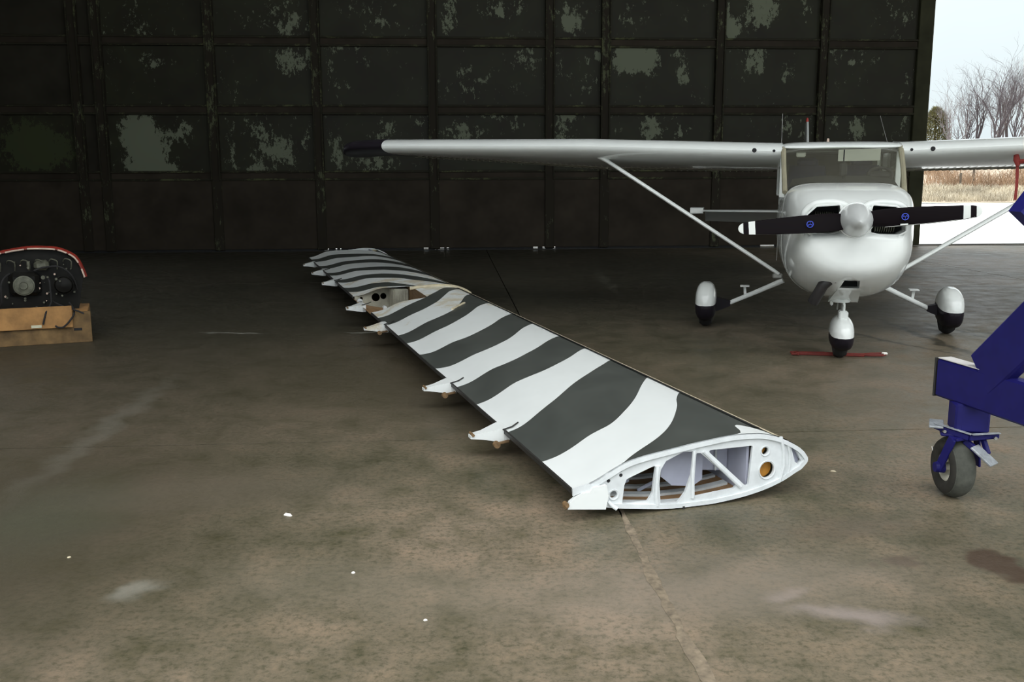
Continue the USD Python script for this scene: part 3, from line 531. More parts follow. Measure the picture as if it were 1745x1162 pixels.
# spinner and propeller
PR = xf('propeller', AC)
obj('spinner', lathe([(.0, -.245), (.022, -.235), (.050, -.20), (.080, -.145), (.107, -.08), (.126, -.01), (.137, .05), (.139, .075), (0, .075)], 'y', 40, (0.0, 0, 1.295)), 'spinner_paint', PR, smooth=40)
obj('spinner_plate', lathe([(0, .076), (.147, .076), (.149, .083), (.147, .09), (0, .09)], 'y', 40, (0, 0, 1.295)), 'aircraft_white', PR)
def blade(r0_, r1_, n=14):
    rs = np.linspace(r0_, r1_, n); R = []
    for r in rs:
        c = np.interp(r, [.10, .16, .25, .45, .6, .8, .87, .91, .935, .948, .9525], [.135, .155, .160, .150, .138, .116, .106, .094, .070, .038, .010])
        th = np.interp(r, [.1, .2, .5, .95], [.05, .03, .016, .006]); be = math.radians(np.interp(r, [.1, .3, .6, .95], [42, 30, 20, 12]))
        a = np.arange(20) * 2 * np.pi / 20
        x = c * .5 * np.cos(a); y = th * .5 * np.sin(a) * (1 - .3 * np.cos(a))
        R.append(np.stack([np.full(20, r), -x * math.sin(be) * .55 + y, x * math.cos(be * .55) + .004], 1))
    return loft(R)
for k in range(2):
    Rm = trimesh.transformations.rotation_matrix(-.0804 + (math.pi if k == 0 else 0), [0, 1, 0], [0, 0, 0]); Rm[:3, 3] = (0, 0.02, 1.295)
    def put(m): m = m.copy(); m.apply_transform(Rm); return m
    obj('blade', put(blade(.10, .812)), 'prop_black', PR, smooth=50)
    obj('white_band', put(blade(.812, .866, 4)), 'prop_white', PR, smooth=50, label='white band near the blade tip')
    obj('blade', put(blade(.866, .910, 4)), 'prop_black', PR, smooth=50)
    obj('white_tip', put(blade(.910, .9525, 9)), 'prop_white', PR, smooth=50, label='white blade tip')
    yb = -.035
    em = cat(lathe([(.022, 0), (.029, 0), (.029, .004), (.022, .004)], 'y', 28, (.37, yb, .004)), *[bar((.37, yb + .002, .004), (.37 + .022 * math.sin(q), yb + .002, .004 + .022 * math.cos(q)), .006, .004) for q in (math.radians(55), math.radians(-55), math.pi)],
             *[bar((.37 + sx * .006, yb + .002, .012), (.37 + sx * .018, yb + .002, .002), .003, .004) for sx in (-1, 1)])
    obj('emblem', put(em), 'emblem_blue', PR, smooth=False, label='round blue winged emblem on the blade')
    obj('edge_strip', put(tube([(r, -.012 + .03 * (.8 - r) * 0, -np.interp(r, [.2, .45, .6, .8, .9], [.160, .150, .138, .116, .09]) * .5 * .98 + .004) for r in np.linspace(.2, .9, 14)][::1]) if False else tube([(r, .0, (1 if k == 0 else -1) * np.interp(r, [.25, .45, .6, .8, .9], [.150, .142, .133, .113, .09]) * .5 + .004) for r in np.linspace(.22, .9, 14)], .0035, 6)), 'dull_metal', PR, label='bare metal edge of the blade')
    if k: obj('data_plate', put(cbox(.33, .39, -.040, -.037, -.062, -.052, .001)), 'prop_white', PR, smooth=False)
# fuselage
tub = [(1.05, .555, 1.584, .535), (1.18, .557, 1.575, .525), (1.30, .558, 1.535, .522), (1.45, .559, 1.49, .52), (1.9, .56, 1.46, .52), (2.6, .552, 1.46, .535), (3.3, .52, 1.46, .57)]
obj('fuselage', loft([ring(y, hw, zt, zb, 1.12 if y < 3 else 1.05, 6, 2.6) for y, hw, zt, zb in tub]), 'aircraft_white', AC, smooth=42)
deck = [(3.25, .525, 1.955, .565), (3.7, .47, 1.86, .60), (4.3, .39, 1.66, .66), (5.2, .285, 1.45, .76), (6.2, .185, 1.33, .87), (7.1, .10, 1.26, .97), (7.7, .035, 1.20, 1.05)]
obj('tail_cone', loft([ring(y, hw, zt, zb, None, 3., 2.6) for y, hw, zt, zb in deck]), 'aircraft_white', AC, smooth=42)
obj('cabin_roof', loft([ring(y, hw, zt, zb, None, 4, 4) for y, hw, zt, zb in ((1.655, .54, 1.945, 1.925), (1.68, .552, 1.962, 1.912), (1.80, .556, 1.985, 1.905), (2.2, .556, 2.0, 1.905), (2.8, .55, 1.99, 1.90), (3.3, .53, 1.955, 1.88))]), 'aircraft_white', AC, smooth=42)
for s in (-1, 1):
    obj('windshield_pillar', tube([(s * .535, 1.22, 1.50), (s * .545, 1.45, 1.72), (s * .548, 1.70, 1.925)], [.026, .024, .026], 8), 'cabin_khaki', AC)
    obj('door_pillar', cat(bar((s * .545, 1.78, 1.44), (s * .545, 1.74, 1.92), .04, .05), bar((s * .54, 2.62, 1.44), (s * .54, 2.66, 1.92), .04, .06), bar((s * .53, 3.22, 1.44), (s * .525, 3.22, 1.92), .06, .05)), 'aircraft_white_dull', AC, smooth=False)
    obj('side_window', cat(box(s * .548, s * .552, 1.80, 2.6, 1.46, 1.91), box(s * .54, s * .544, 2.66, 3.2, 1.46, 1.90)), 'cabin_glass', AC, smooth=False)
    obj('door_seam', tube([(s * .562, 1.78, 1.44), (s * .565, 1.76, 1.2), (s * .565, 1.80, .80)], .004, 5), 'dull_metal', AC)
# windshield
xs = np.linspace(-1, 1, 17); ts = np.linspace(0, 1, 9); G = np.zeros((9, 17, 3))
for i, t in enumerate(ts):
    for j, x in enumerate(xs):
        b0 = np.array([x * .53, 1.13 + .13 * x * x, 1.575 - .075 * abs(x) ** 5]); b1 = np.array([x * .54, 1.66 + .05 * x * x, 1.935]); q = b0 + t * (b1 - b0)
        q += np.array([0, -.05, .03]) * math.sin(math.pi * t) * (1 - .6 * x * x); G[i, j] = q
ws = sheet(G)
obj('windshield', ws, 'cabin_glass', AC, smooth=True)
CB = xf('cabin_interior', AC)
obj('glareshield', hull([(-.50, 1.22, 1.53), (.50, 1.22, 1.53), (-.42, 1.20, 1.565), (.42, 1.20, 1.565), (-.46, 1.46, 1.625), (.46, 1.46, 1.625), (-.52, 1.48, 1.47), (.52, 1.48, 1.47), (-.2, 1.46, 1.655), (.2, 1.46, 1.655)]), 'glareshield', CB, smooth=False)
obj('rear_wall', box(-.52, .52, 3.15, 3.2, 1.44, 1.92), 'cabin_grey', CB, smooth=False)
obj('headliner', box(-.53, .53, 1.72, 3.2, 1.885, 1.905), 'cabin_grey', CB, smooth=False)
for s in (-1, 1):
    obj('seat', cat(loft([ring(2.30 + .12 * t, .21 - .03 * t * t, 0, 0, None)[:, [0, 1, 2]] * [1, 1, 0] + np.stack([np.zeros(K), .05 * np.sin(np.arange(K) * 2 * np.pi / K), np.full(K, 1.40 + .36 * t)], 1) for t in np.linspace(0, 1, 6)]).apply_translation((s * .27, 0, 0)), cbox(s * .27 - .11, s * .27 + .11, 2.38, 2.46, 1.74, 1.84, .03)), 'seat_blue', CB, smooth=40, label='blue cabin seat back')
obj('sun_visor', bar((-.03, 1.665, 1.85), (.36, 1.655, 1.855), .006, .12, (0, -.4, 1)), 'visor_grey', CB, smooth=False, label='pale grey sun visor behind the windshield')
obj('compass', cat(cbox(-.035, .035, 1.37, 1.43, 1.65, 1.78, .015), bar((0, 1.39, 1.60), (0, 1.39, 1.9), .012, .012)), 'glareshield', CB, smooth=False)
obj('control_yoke', cat(tube([(.36 + .11 * math.cos(q), 1.60, 1.66 + .07 * math.sin(q)) for q in np.linspace(-.6, math.pi + .6, 16)], .016, 7), cbox(.24, .48, 1.58, 1.64, 1.62, 1.70, .03)), 'glareshield', CB)
obj('overhead_speaker', cbox(-.42, -.33, 1.74, 1.80, 1.84, 1.89, .01), 'visor_grey', CB, smooth=False)
# wings
naca = lambda x, t: 5 * t * (.2969 * np.sqrt(x) - .1260 * x - .3516 * x ** 2 + .2843 * x ** 3 - .1036 * x ** 4)
camb = lambda x: np.where(x < .4, .02 / .16 * (.8 * x - x * x), .02 / .36 * (.2 + .8 * x - x * x))
def foil(x0, x1, n=18):
    q = (1 - np.cos(np.linspace(0, np.pi, n))) / 2; x = x0 + (x1 - x0) * (q if x0 < .01 else np.linspace(0, 1, n)); t = .135
    up = np.stack([x, camb(x) + naca(x, t)], 1); lo = np.stack([x, camb(x) - naca(x, t)], 1); return np.vstack([up[::-1], lo[1:]]) if x0 < .01 else np.vstack([up[::-1], lo])
WL = [.56, 1.5, 2.5, 3.4, 4.3, 4.86]
LEy = lambda l: np.interp(l, [.56, 2.5, 4.86, 5.45], [1.65, 1.65, 1.83, 1.90]); LEz = lambda l: np.interp(l, [.56, 2.5, 4.86], [1.895, 1.965, 1.995])
TEy = lambda l: np.interp(l, [.56, 2.5, 4.86, 5.45], [3.26, 3.26, 3.02, 2.92]); TEz = lambda l: np.interp(l, [.56, 2.55, 3.86, 4.86], [1.70, 1.735, 1.845, 1.915])
def wsec(l, f, s, droop=0.):
    c = TEy(l) - LEy(l); dz = TEz(l) - LEz(l)
    return np.stack([np.full(len(f), s * l), LEy(l) + f[:, 0] * c, LEz(l) + f[:, 0] * dz + f[:, 1] * c - droop * (f[:, 0] - f[0, 0].min())], 1)
for s in (-1, 1):
    W = xf('wing', AC)
    side = 'wing with strut on the left of the photo' if s < 0 else 'wing in front of the daylight opening'
    obj('wing_skin', loft([wsec(l, foil(0, .735), s) for l in WL]), 'aircraft_white', W, smooth=35)
    obj('flap', loft([wsec(l, foil(.75, 1.0, 8), s) for l in (.60, 1.5, 2.48)]), 'control_surface_shade', W, smooth=30)
    obj('aileron', loft([wsec(l, foil(.75, 1.0, 8), s) for l in (2.52, 3.4, 4.3, 4.84)]), 'control_surface_shade', W, smooth=30)
    obj('corrugation', cat(*[bar((s * l, LEy(l) + .77 * (TEy(l) - LEy(l)), LEz(l) + .77 * (TEz(l) - LEz(l)) - .046), (s * l, TEy(l) - .01, TEz(l) - .006), .012, .008) for l in np.arange(.66, 4.82, .07)]), 'control_surface_shade', W, smooth=False, kind='stuff')
    f = foil(0, 1.0); tipr = []
    for l, k, dz in ((4.865, 1., 0), (5.1, .99, .0), (5.28, .93, -.006), (5.38, .82, -.02), (5.44, .62, -.04), (5.46, .35, -.05)):
        q = wsec(min(l, 5.45), f, s); q[:, 0] = s * l; m = q.mean(0); q[:, 1:] = m[1:] + (q[:, 1:] - m[1:]) * [k, min(1.05, k + .15)]; q[:, 2] += dz; tipr.append(q)
    obj('wing_tip', loft(tipr), 'aircraft_black', W, smooth=40, label='black drooped wing tip')
    lt = wsec(4.84, f[10:26], s); tb = np.vstack([lt, [[s * 4.77, LEy(4.8) + .01, LEz(4.8)]]])
    for l, r in ((.64, .014), (.83, .022)):
        zc = LEz(l) + .002; obj('vent', lathe([(0, -.006), (r, -.006), (r, .03), (0, .03)], 'y', 18, (s * l, LEy(l) + .004, zc)), 'dark_void', W, label='small round vent hole in the leading edge')
    # strut: streamlined tube with end cuffs
    a, b = np.array([s * .535, 1.74, .665]), np.array([s * 2.44, 1.98, 1.872]); t, sd, up = frame(a, b, (0, 1, 0)); R = []
    for q, w, h in ((0, .10, .032), (.03, .12, .040), (.5, .12, .042), (.94, .12, .042), (.975, .17, .055), (1.0, .24, .075)):
        an = np.arange(20) * 2 * np.pi / 20; R.append(a + (b - a) * q + (w / 2 * np.cos(an) * (1 + .15 * np.cos(an)))[:, None] * up + (h / 2 * np.sin(an))[:, None] * sd)
    obj('strut', loft(R), 'aircraft_white', W, smooth=45)
    obj('strut_fitting', cbox(s * .55 - .05, s * .55 + .05, 1.70, 1.79, .62, .67, .012), 'dull_metal', W, smooth=False)
    obj('root_fairing', hull([(s * .552, y, z) for y, z in ((1.66, 1.86), (1.66, 1.93), (1.8, 1.80), (1.8, 1.98), (2.3, 1.76), (2.3, 2.0))] + [(s * .57, y, z) for y, z in ((1.68, 1.87), (1.68, 1.92), (2.3, 1.78), (2.3, 1.98))]), 'aircraft_white', W, smooth=False)
    # main gear
    G_ = xf('main_gear', AC)
    gp = [(s * .47, 2.30, .54), (s * .75, 2.36, .40), (s * 1.02, 2.43, .268)]
    obj('gear_leg', tube(gp, [.030, .026, .024], 12), 'aircraft_white', G_, smooth=50)
    obj('leg_cuff', hull([(s * 1.02 + dx, 2.43 + dy, .262 + dz) for dx, dy, dz in ((0, -.03, -.03), (0, .04, .03), (0, -.03, .03), (0, .04, -.03), (s * .15, -.06, -.09), (s * .15, .08, -.09), (s * .15, .08, .06), (s * .15, -.06, .06))]), 'aircraft_black', G_, smooth=40)
    obj('step', cat(cbox(s * .87 - .05, s * .87 + .05, 2.34, 2.46, .455, .467, .004), bar((s * .87, 2.40, .455), (s * .86, 2.40, .35), .02, .03)), 'aircraft_white_dull', G_, smooth=False)
    xw = -1.282 if s < 0 else 1.225
    def pant(y, hw, zt, zb, k=40): return ring(y, hw, zt, zb, None, 2.6, 3.0, xw, k)
    S_ = [(2.06, .02, .31, .27), (2.075, .06, .37, .21), (2.11, .088, .425, .15), (2.17, .106, .468, .10), (2.27, .114, .497, .085), (2.40, .114, .505, .08), (2.60, .10, .465, .10), (2.80, .065, .38, .17), (2.96, .012, .29, .25)]
    full = mani(loft([pant(*q) for q in S_])); cut = full.split_by_plane((0, -.1, 1.), .275 - .1 * 2.1 * 1.0 if False else .06)
    obj('wheel_fairing', unmani(cut[0]), 'aircraft_white', G_, smooth=40, label='white upper half of the wheel fairing')
    obj('lower_fairing', unmani(cut[1]), 'aircraft_black', G_, smooth=40, label='black lower half of the wheel fairing')
    obj('tyre', lathe([(.06, -.07), (.13, -.078), (.185, -.065), (.21, -.03), (.212, 0), (.21, .03), (.185, .065), (.13, .078), (.06, .07)], 'x', 36, (xw, 2.45, .212)), 'rubber', G_)
# nose gear
N_ = xf('nose_gear', AC)
def npant(y, hw, zt, zb): return ring(y, hw, zt, zb, None, 2.4, 3.0, 0, 40)
S_ = [(.46, .015, .27, .23), (.475, .05, .315, .18), (.51, .078, .355, .135), (.57, .096, .385, .10), (.68, .104, .40, .09), (.80, .104, .40, .085), (.98, .08, .36, .11), (1.14, .015, .27, .2)]
cut = mani(loft([npant(*q) for q in S_])).split_by_plane((0, -.05, 1.), .20)
obj('wheel_fairing', unmani(cut[0]), 'aircraft_white', N_, smooth=40); obj('lower_fairing', unmani(cut[1]), 'aircraft_black', N_, smooth=40, label='black lower half of the nose wheel fairing')
obj('tyre', lathe([(.05, -.055), (.12, -.065), (.17, -.055), (.19, -.02), (.19, .02), (.17, .055), (.12, .065), (.05, .055)], 'x', 36, (0, .80, .19)), 'rubber', N_)
obj('strut_fairing', cbox(-.043, .040, .60, .72, .37, .455, .014), 'aircraft_white', N_, smooth=False)
obj('oleo_strut', cat(tube([(0, .70, .44), (0, .74, .60)], .020, 14), tube([(-.045, .74, .45), (-.04, .74, .56)], .008, 8)), 'dull_metal', N_)
obj('torque_link', cat(bar((0.005, .66, .44), (.005, .64, .50), .02, .012), bar((.005, .64, .50), (.0, .68, .545), .022, .012)), 'aircraft_white', N_, smooth=False)
obj('steering_collar', cat(lathe([(.02, 0), (.078, .0), (.085, .012), (.07, .03), (.02, .032)], 'z', 22, (-.02, .72, .525)), cbox(-.115, -.085, .70, .74, .49, .535, .012)), 'aircraft_white', N_)
# exhaust
obj('exhaust_pipe', tube([(-.07, .45, .78), (-.13, .34, .775), (-.175, .30, .76), (-.215, .305, .72), (-.245, .34, .65), (-.285, .38, .56)], [.03, .042, .047, .048, .048, .05], 16), 'exhaust_black', AC, label='black exhaust pipe bent below the cowling')
obj('exhaust_shroud', lathe([(0, 0), (.028, 0), (.03, .012), (0, .014)], 'x', 16, (-.125, .27, .772)), 'dull_metal', AC)
# tail
for s in (-1, 1):
    obj('tailplane', loft([np.stack([np.full(35, s * l), y0 + f_[:, 0] * c, 1.105 + f_[:, 1] * c * .55], 1) for l, y0, c, f_ in ((.05, 6.62, .62, foil(0, 1.)), (1.0, 6.75, .52, foil(0, 1.)), (1.53, 6.84, .44, foil(0, 1.)))]), 'aircraft_white', AC, smooth=35)
    obj('elevator', loft([[(s * l, 7.26, 1.115), (s * l, 7.28, 1.08), (s * l, y1, z1 - .008), (s * l, y1 + .006, z1)] for l, y1, z1 in ((.08, 7.72, .905), (.9, 7.68, .91), (1.52, 7.62, .93))]), 'aircraft_white_dull', AC, smooth=False)
    obj('elevator_horn', cbox(s * 1.55, s * 1.72, 6.98, 7.30, 1.06, 1.155, .015), 'aircraft_white', AC, smooth=False)
obj('fin', loft([[(-w, y0, z), (0, y0 - .02, z), (w, y0, z), (w * .8, y1, z), (-w * .8, y1, z)] for z, y0, y1, w in ((1.22, 6.55, 7.75, .04), (1.7, 6.92, 7.85, .022), (2.47, 7.50, 8.02, .014))]), 'aircraft_white', AC, smooth=30)
obj('beacon', lathe([(0, 2.47), (.02, 2.47), (.022, 2.50), (.016, 2.53), (0, 2.54)], 'z', 14, (0, 7.62, 0)), 'beacon_red', AC, label='small red beacon on top of the fin')
obj('antenna', tube([(-.55, 2.3, 1.99), (-.55, 2.35, 2.30)], .0025, 5), 'dull_metal', AC); obj('antenna', tube([(.50, 2.3, 1.99), (.44, 2.5, 2.27)], .0025, 5), 'dull_metal', AC)
obj('roof_marker', lathe([(0, 1.99), (.014, 1.99), (.012, 2.035), (0, 2.04)], 'z', 12, (-.08, 2.35, 0)), 'cowl_edge', AC)

# red ribbon hanging on the wing in front of the opening
RB = xf('pitot_cover', loc=(AX, AY, 0), rz=-ATH, label='dark red pitot cover with a ribbon hanging below the wing at the right edge', cat='pitot cover')
obj('cover', cat(tube([(1.60, 1.80, 1.85), (1.605, 1.79, 1.80), (1.62, 1.78, 1.74)], [.022, .03, .018], 10), tube([(1.60, 1.80, 1.78), (1.74, 1.70, 1.79)], .022, 8)), 'ribbon_red', RB)
obj('clip', cbox(1.59, 1.615, 1.79, 1.81, 1.84, 1.885, .004), 'aircraft_white_dull', RB, smooth=False)
obj('ribbon', sheet([[(1.615 + .006 * math.sin(9 * z) + x, 1.78 + .01 * math.cos(7 * z) + .3 * x, z) for x in (-.015, 0, .015)] for z in np.linspace(1.75, 1.42, 14)]), 'ribbon_red', RB, smooth=True)

# red tow bar lying across the nose wheel
TB = xf('tow_bar', loc=(3.07, 8.71, 0), rz=-.18, label='red metal tow bar lying on the floor in front of the nose wheel', cat='tow bar')
obj('shaft', cat(bar((-.42, .0, .018), (.20, .0, .018), .034, .03), bar((-.42, .03, .02), (-.14, .04, .02), .02, .02)), 'towbar_red', TB, smooth=False)
obj('handle', tube([(.18, .0, .02), (.26, .028, .025), (.35, .028, .03), (.39, .0, .03), (.35, -.028, .025), (.26, -.028, .022), (.18, 0, .02)], .012, 8), 'towbar_red', TB)
obj('grip', tube([(.36, .018, .034), (.392, .0, .036), (.36, -.018, .034)], .013, 8), 'paper_white', TB, label='worn white end of the handle')
obj('fork', cat(bar((-.40, -.04, .018), (-.40, .04, .018), .03, .03), bar((-.40, -.04, .018), (-.46, -.045, .018), .02, .02), bar((-.40, .04, .018), (-.46, .045, .018), .02, .02)), 'towbar_red', TB, smooth=False)

# ------------------------------------------------------------------ blue lifting crane at the right
CR = xf('lifting_crane', label='blue steel lifting crane on an air-filled caster at the right edge', cat='crane')
la, lb = np.array([2.30, 4.98, .605]), np.array([2.74, 2.9, .605])
obj('leg_beam', bar(la, lb, .085, .205, c=.012), 'crane_blue', CR, smooth=False)
obj('top_glare', bar(la + [0, -.01, .106], la + [.095, -.45, .106], .080, .006, c=.002), 'glare_strip', CR, smooth=False, label='pale strip painted as glare on top of the leg beam')  # added pale sheet stands for light glaring off the beam top
obj('beam_cap', bar(la + [-.002, .012, 0], la + [0, 0, 0], .09, .21, c=.003), 'edge_black', CR, smooth=False)
obj('brace', bar((2.362, 4.66, .68), (2.55, 3.55, 1.72), .07, .24, c=.01), 'crane_blue', CR, smooth=False)
obj('column', bar((2.66, 3.35, .5), (2.66, 3.35, 1.85), .16, .16, (0, 1, 0), c=.012), 'crane_blue', CR, smooth=False)
obj('boom', prism([(2.085, 1.518), (2.17, 1.64), (2.7, 1.70), (2.7, 1.56), (2.19, 1.425)], 3.93, 4.03), 'crane_blue', CR, smooth=False)
obj('boom', bar((2.5, 3.98, 1.6), (2.66, 3.35, 1.72), .1, .14, c=.01), 'crane_blue', CR, smooth=False)
CA = xf('caster', CR)
obj('caster_post', cat(bar((2.37, 4.80, .36), (2.37, 4.80, .51), .17, .14, (.17, .98, 0), c=.01), bar((2.31, 4.745, .38), (2.31, 4.745, .50), .012, .012)), 'crane_blue', CA, smooth=False)
obj('swivel_plate', cat(cbox(-.115, .10, -.075, .075, .335, .350, .005).apply_transform(trimesh.transformations.rotation_matrix(-.35, [0, 0, 1])).apply_translation((2.35, 4.80, 0)), bar((2.21, 4.83, .375), (2.33, 4.70, .345), .022, .03), bar((2.33, 4.70, .345), (2.49, 4.72, .352), .022, .03)), 'crane_blue', CA, smooth=False)
obj('swivel_edge', cat(bar((2.205, 4.825, .392), (2.335, 4.685, .366), .025, .006), bar((2.335, 4.685, .366), (2.49, 4.705, .368), .025, .006)), 'worn_steel', CA, smooth=False, label='worn bare edge of the swivel plate')
obj('bolt', cat(*[lathe([(0, -.006), (.009, -.006), (.009, .006), (0, .006)], 'y', 8, q) for q in ((2.235, 4.77, .36), (2.46, 4.69, .345))]), 'chrome', CA)
obj('fork', cat(bar((2.232, 4.80, .15), (2.262, 4.73, .335), .055, .016, (1, .1, 0), c=.004), lathe([(0, -.016), (.026, -.016), (.032, .03), (0, .03)], 'x', 16, (2.228, 4.80, .16)), bar((2.262, 4.73, .33), (2.36, 4.76, .335), .06, .016, c=.004), bar((2.445, 4.82, .16), (2.42, 4.80, .335), .05, .014, (1, .1, 0), c=.004)), 'crane_blue', CA, smooth=False)
wR = trimesh.transformations.rotation_matrix(.02, [0, 0, 1])
def wheel(m): m = m.copy(); m.apply_transform(wR); m.apply_translation((2.312, 4.81, .16)); return m
obj('tread', wheel(lathe([(.130, -.050), (.142, -.050), (.155, -.030), (.1605, -.008), (.1605, .008), (.155, .030), (.142, .050), (.130, .050)], 'x', 44)), 'tread_grey', CA, smooth=50, label='paler grey running surface of the tyre')  # running surface set paler than the sidewalls
obj('tyre', wheel(lathe([(.072, -.040), (.085, -.056), (.11, -.062), (.136, -.055), (.146, -.044), (.146, .044), (.136, .055), (.11, .062), (.085, .056), (.072, .040)], 'x', 44)), 'tyre_grey', CA, smooth=50, label='dark air-filled caster tyre')
obj('wheel_rim', wheel(cat(lathe([(.0, -.02), (.045, -.024), (.055, -.036), (.070, -.046), (.076, -.044), (.074, .044), (.0, .044)], 'x', 36), lathe([(0, -.07), (.02, -.07), (.022, -.02), (0, -.02)], 'x', 16))), 'wheel_rim', CA)
obj('valve', wheel(bar((-.055, .115, .05), (-.062, .118, .075), .006, .006)), 'paper_white', CA)
obj('brake_pedal', cat(bar((2.36, 4.70, .30), (2.43, 4.62, .225), .085, .012, (0, 0, 1), c=.003)), 'worn_steel', CA, smooth=False, label='bare steel brake pedal')
obj('brake_pedal', cat(bar((2.235, 4.87, .395), (2.20, 4.79, .375), .07, .012, c=.003)), 'worn_steel', CA, smooth=False)
obj('pedal_arm', cat(bar((2.33, 4.74, .32), (2.39, 4.68, .26), .03, .03), bar((2.42, 4.74, .335), (2.43, 4.69, .26), .02, .03)), 'crane_blue', CA, smooth=False)

c2 = UsdGeom.Xform.Define(stage, f"{CR}/{numbered(CR, 'caster')}"); c2.AddTranslateOp().Set((.35, -1.72, 0)); c2.GetPrim().GetReferences().AddInternalReference(CA); c2.GetPrim().SetInstanceable(True)

# ------------------------------------------------------------------ engine on its pallet at the left
PA, PL = math.radians(22.0), (-4.309, 9.643, 0)
PT = xf('wooden_pallet', loc=PL, rz=PA, label='rough wooden pallet crate under the engine at the left edge', cat='pallet')
obj('board', cbox(-1.5, 0, .0, .03, .0, .316, .004), 'wood_dark', PT, smooth=False)
obj('board', cbox(-1.5, -.17, -.035, -.002, .165, .384, .004), 'wood_light', PT, smooth=False, label='lighter upper board')
obj('board', cbox(-1.5, -.1, .72, .75, .0, .316, .004), 'wood_dark', PT, smooth=False)
for k in range(7): obj('deck_plank', cbox(-1.49 + .212 * k, -1.49 + .212 * k + .19, .032, .718, .285, .312, .004), 'wood_dark' if k % 2 else 'wood_light', PT, smooth=False)
for x in (-1.46, -.75, -.06): obj('block', cbox(x - .035, x + .035, .05, .70, .0, .285, .004), 'wood_dark', PT, smooth=False)
obj('label_card', cbox(-.55, -.455, -.042, -.036, .178, .206, .001), 'paper_label', PT, smooth=False, label='small pale card stuck on the upper board')
obj('nail_hole', cbox(-.165, -.09, -.004, .004, .125, .150, .002), 'dark_void', PT, smooth=False)
EN = xf('aircraft_engine', loc=(PL[0], PL[1], .312), rz=PA, label='dark greasy aircraft engine under a red cowling hoop on the wooden pallet', cat='engine')
obj('crankcase', cat(cbox(-.80, -.40, .30, .85, .10, .44, .05), cbox(-.74, -.46, .22, .32, .16, .40, .04)), 'engine_black', EN, smooth=30)
obj('oil_sump', cbox(-.80, -.40, .34, .80, .0, .12, .04), 'engine_black', EN, smooth=30)
obj('hub_flange', cat(lathe([(0, .13), (.035, .13), (.04, .15), (.085, .155), (.088, .17), (.06, .175), (.06, .24), (0, .24)], 'y', 30, (-.60, 0, .275)), lathe([(.075, .16), (.10, .165), (.10, .185), (.07, .185)], 'y', 30, (-.60, 0, .275))), 'engine_metal', EN)
for s in (-1, 1):
    for yy in (.40, .62):
        cx = -.60 + s * .20
        C_ = xf('cylinder', EN)
        obj('barrel', lathe([(0, 0), (.07, 0), (.07, .22), (0, .22)], 'x', 20, (cx if s > 0 else cx - .22, yy, .29)), 'engine_black', C_)
        obj('fin', cat(*[lathe([(.06, 0), (.095, 0), (.095, .004), (.06, .004)], 'x', 18, (cx + s * (.01 + .018 * q), yy, .29)) for q in range(12)]), 'engine_metal', C_, kind='stuff')
        obj('rocker_cover', cbox(cx + s * .22, cx + s * .30, yy - .07, yy + .07, .20, .38, .02), 'engine_black', C_, smooth=30)
obj('alternator', cat(lathe([(0, .13), (.03, .13), (.075, .15), (.085, .17), (.085, .27), (0, .28)], 'y', 26, (-.235, 0, .265)), lathe([(.088, .16), (.094, .165), (.094, .18), (.086, .18)], 'y', 26, (-.235, 0, .265))), 'engine_black', EN)
obj('carburettor', cat(cbox(-.50, -.36, .20, .36, .42, .52, .03), cbox(-.56, -.53, .18, .22, .43, .52, .008), lathe([(0, 0), (.02, 0), (.02, .03), (0, .03)], 'y', 12, (-.42, .17, .35))), 'engine_metal', EN, smooth=30)
hoses = [[(-.40, .2, .36), (-.36, .12, .30), (-.36, .14, .12), (-.38, .02, .06), (-.40, -.03, .03), (-.44, -.05, -.10)], [(-.35, .2, .10), (-.25, .05, .06), (-.12, -.04, .02), (-.06, -.07, -.01)], [(-.20, .2, .08), (-.15, .0, .0), (-.19, -.06, -.07), (-.27, -.06, -.14), (-.33, -.05, -.12)],
         [(-.72, .2, .4), (-.8, .14, .3), (-.82, .2, .1), (-.9, .3, .05)], [(-.5, .2, .42), (-.3, .18, .46), (-.16, .22, .36), (-.12, .3, .2)]]
for h in hoses:
    hh = PchipInterpolator(np.arange(len(h)), np.array(h))(np.linspace(0, len(h) - 1, 18)); obj('hose', tube(hh, .009, 7), 'rubber', EN)
for (x, y, z, r) in ((-.545, .16, .455, .012), (-.30, .17, .33, .012), (-.265, .14, .31, .008), (-.60, .17, .125, .010), (-.375, .14, .355, .010), (-.50, .12, .05, .012), (-.255, .15, .16, .009), (-.76, .17, .16, .009)):
    obj('fitting', lathe([(0, -.02), (r, -.02), (r * 1.2, 0), (r, .02), (0, .02)], 'y', 10, (x, y, z)), 'engine_metal', EN)
rg = np.random.default_rng(21)
for k in range(26):                                       # small greasy fittings, clips and unions scattered over the accessory side
    x, z = rg.uniform(-.95, -.14), rg.uniform(.08, .56); r = rg.uniform(.004, .012)
    if (x + .6) ** 2 + (z - .275) ** 2 < .012: continue
    obj('fitting', lathe([(0, -.02), (r, -.02), (r * 1.2, 0), (r, .02), (0, .02)], 'y', 8, (x, .27, z)), 'engine_metal' if k % 3 else 'cowl_edge', EN)
for k in range(6):
    x = -.88 + .13 * k; h = [(x, .28, .50), (x + .03, .22, .53), (x + .08, .22, .50), (x + .07, .27, .42)]; obj('ignition_lead', tube(PchipInterpolator(np.arange(4), np.array(h))(np.linspace(0, 3, 10)), .007, 6), 'engine_metal', EN)
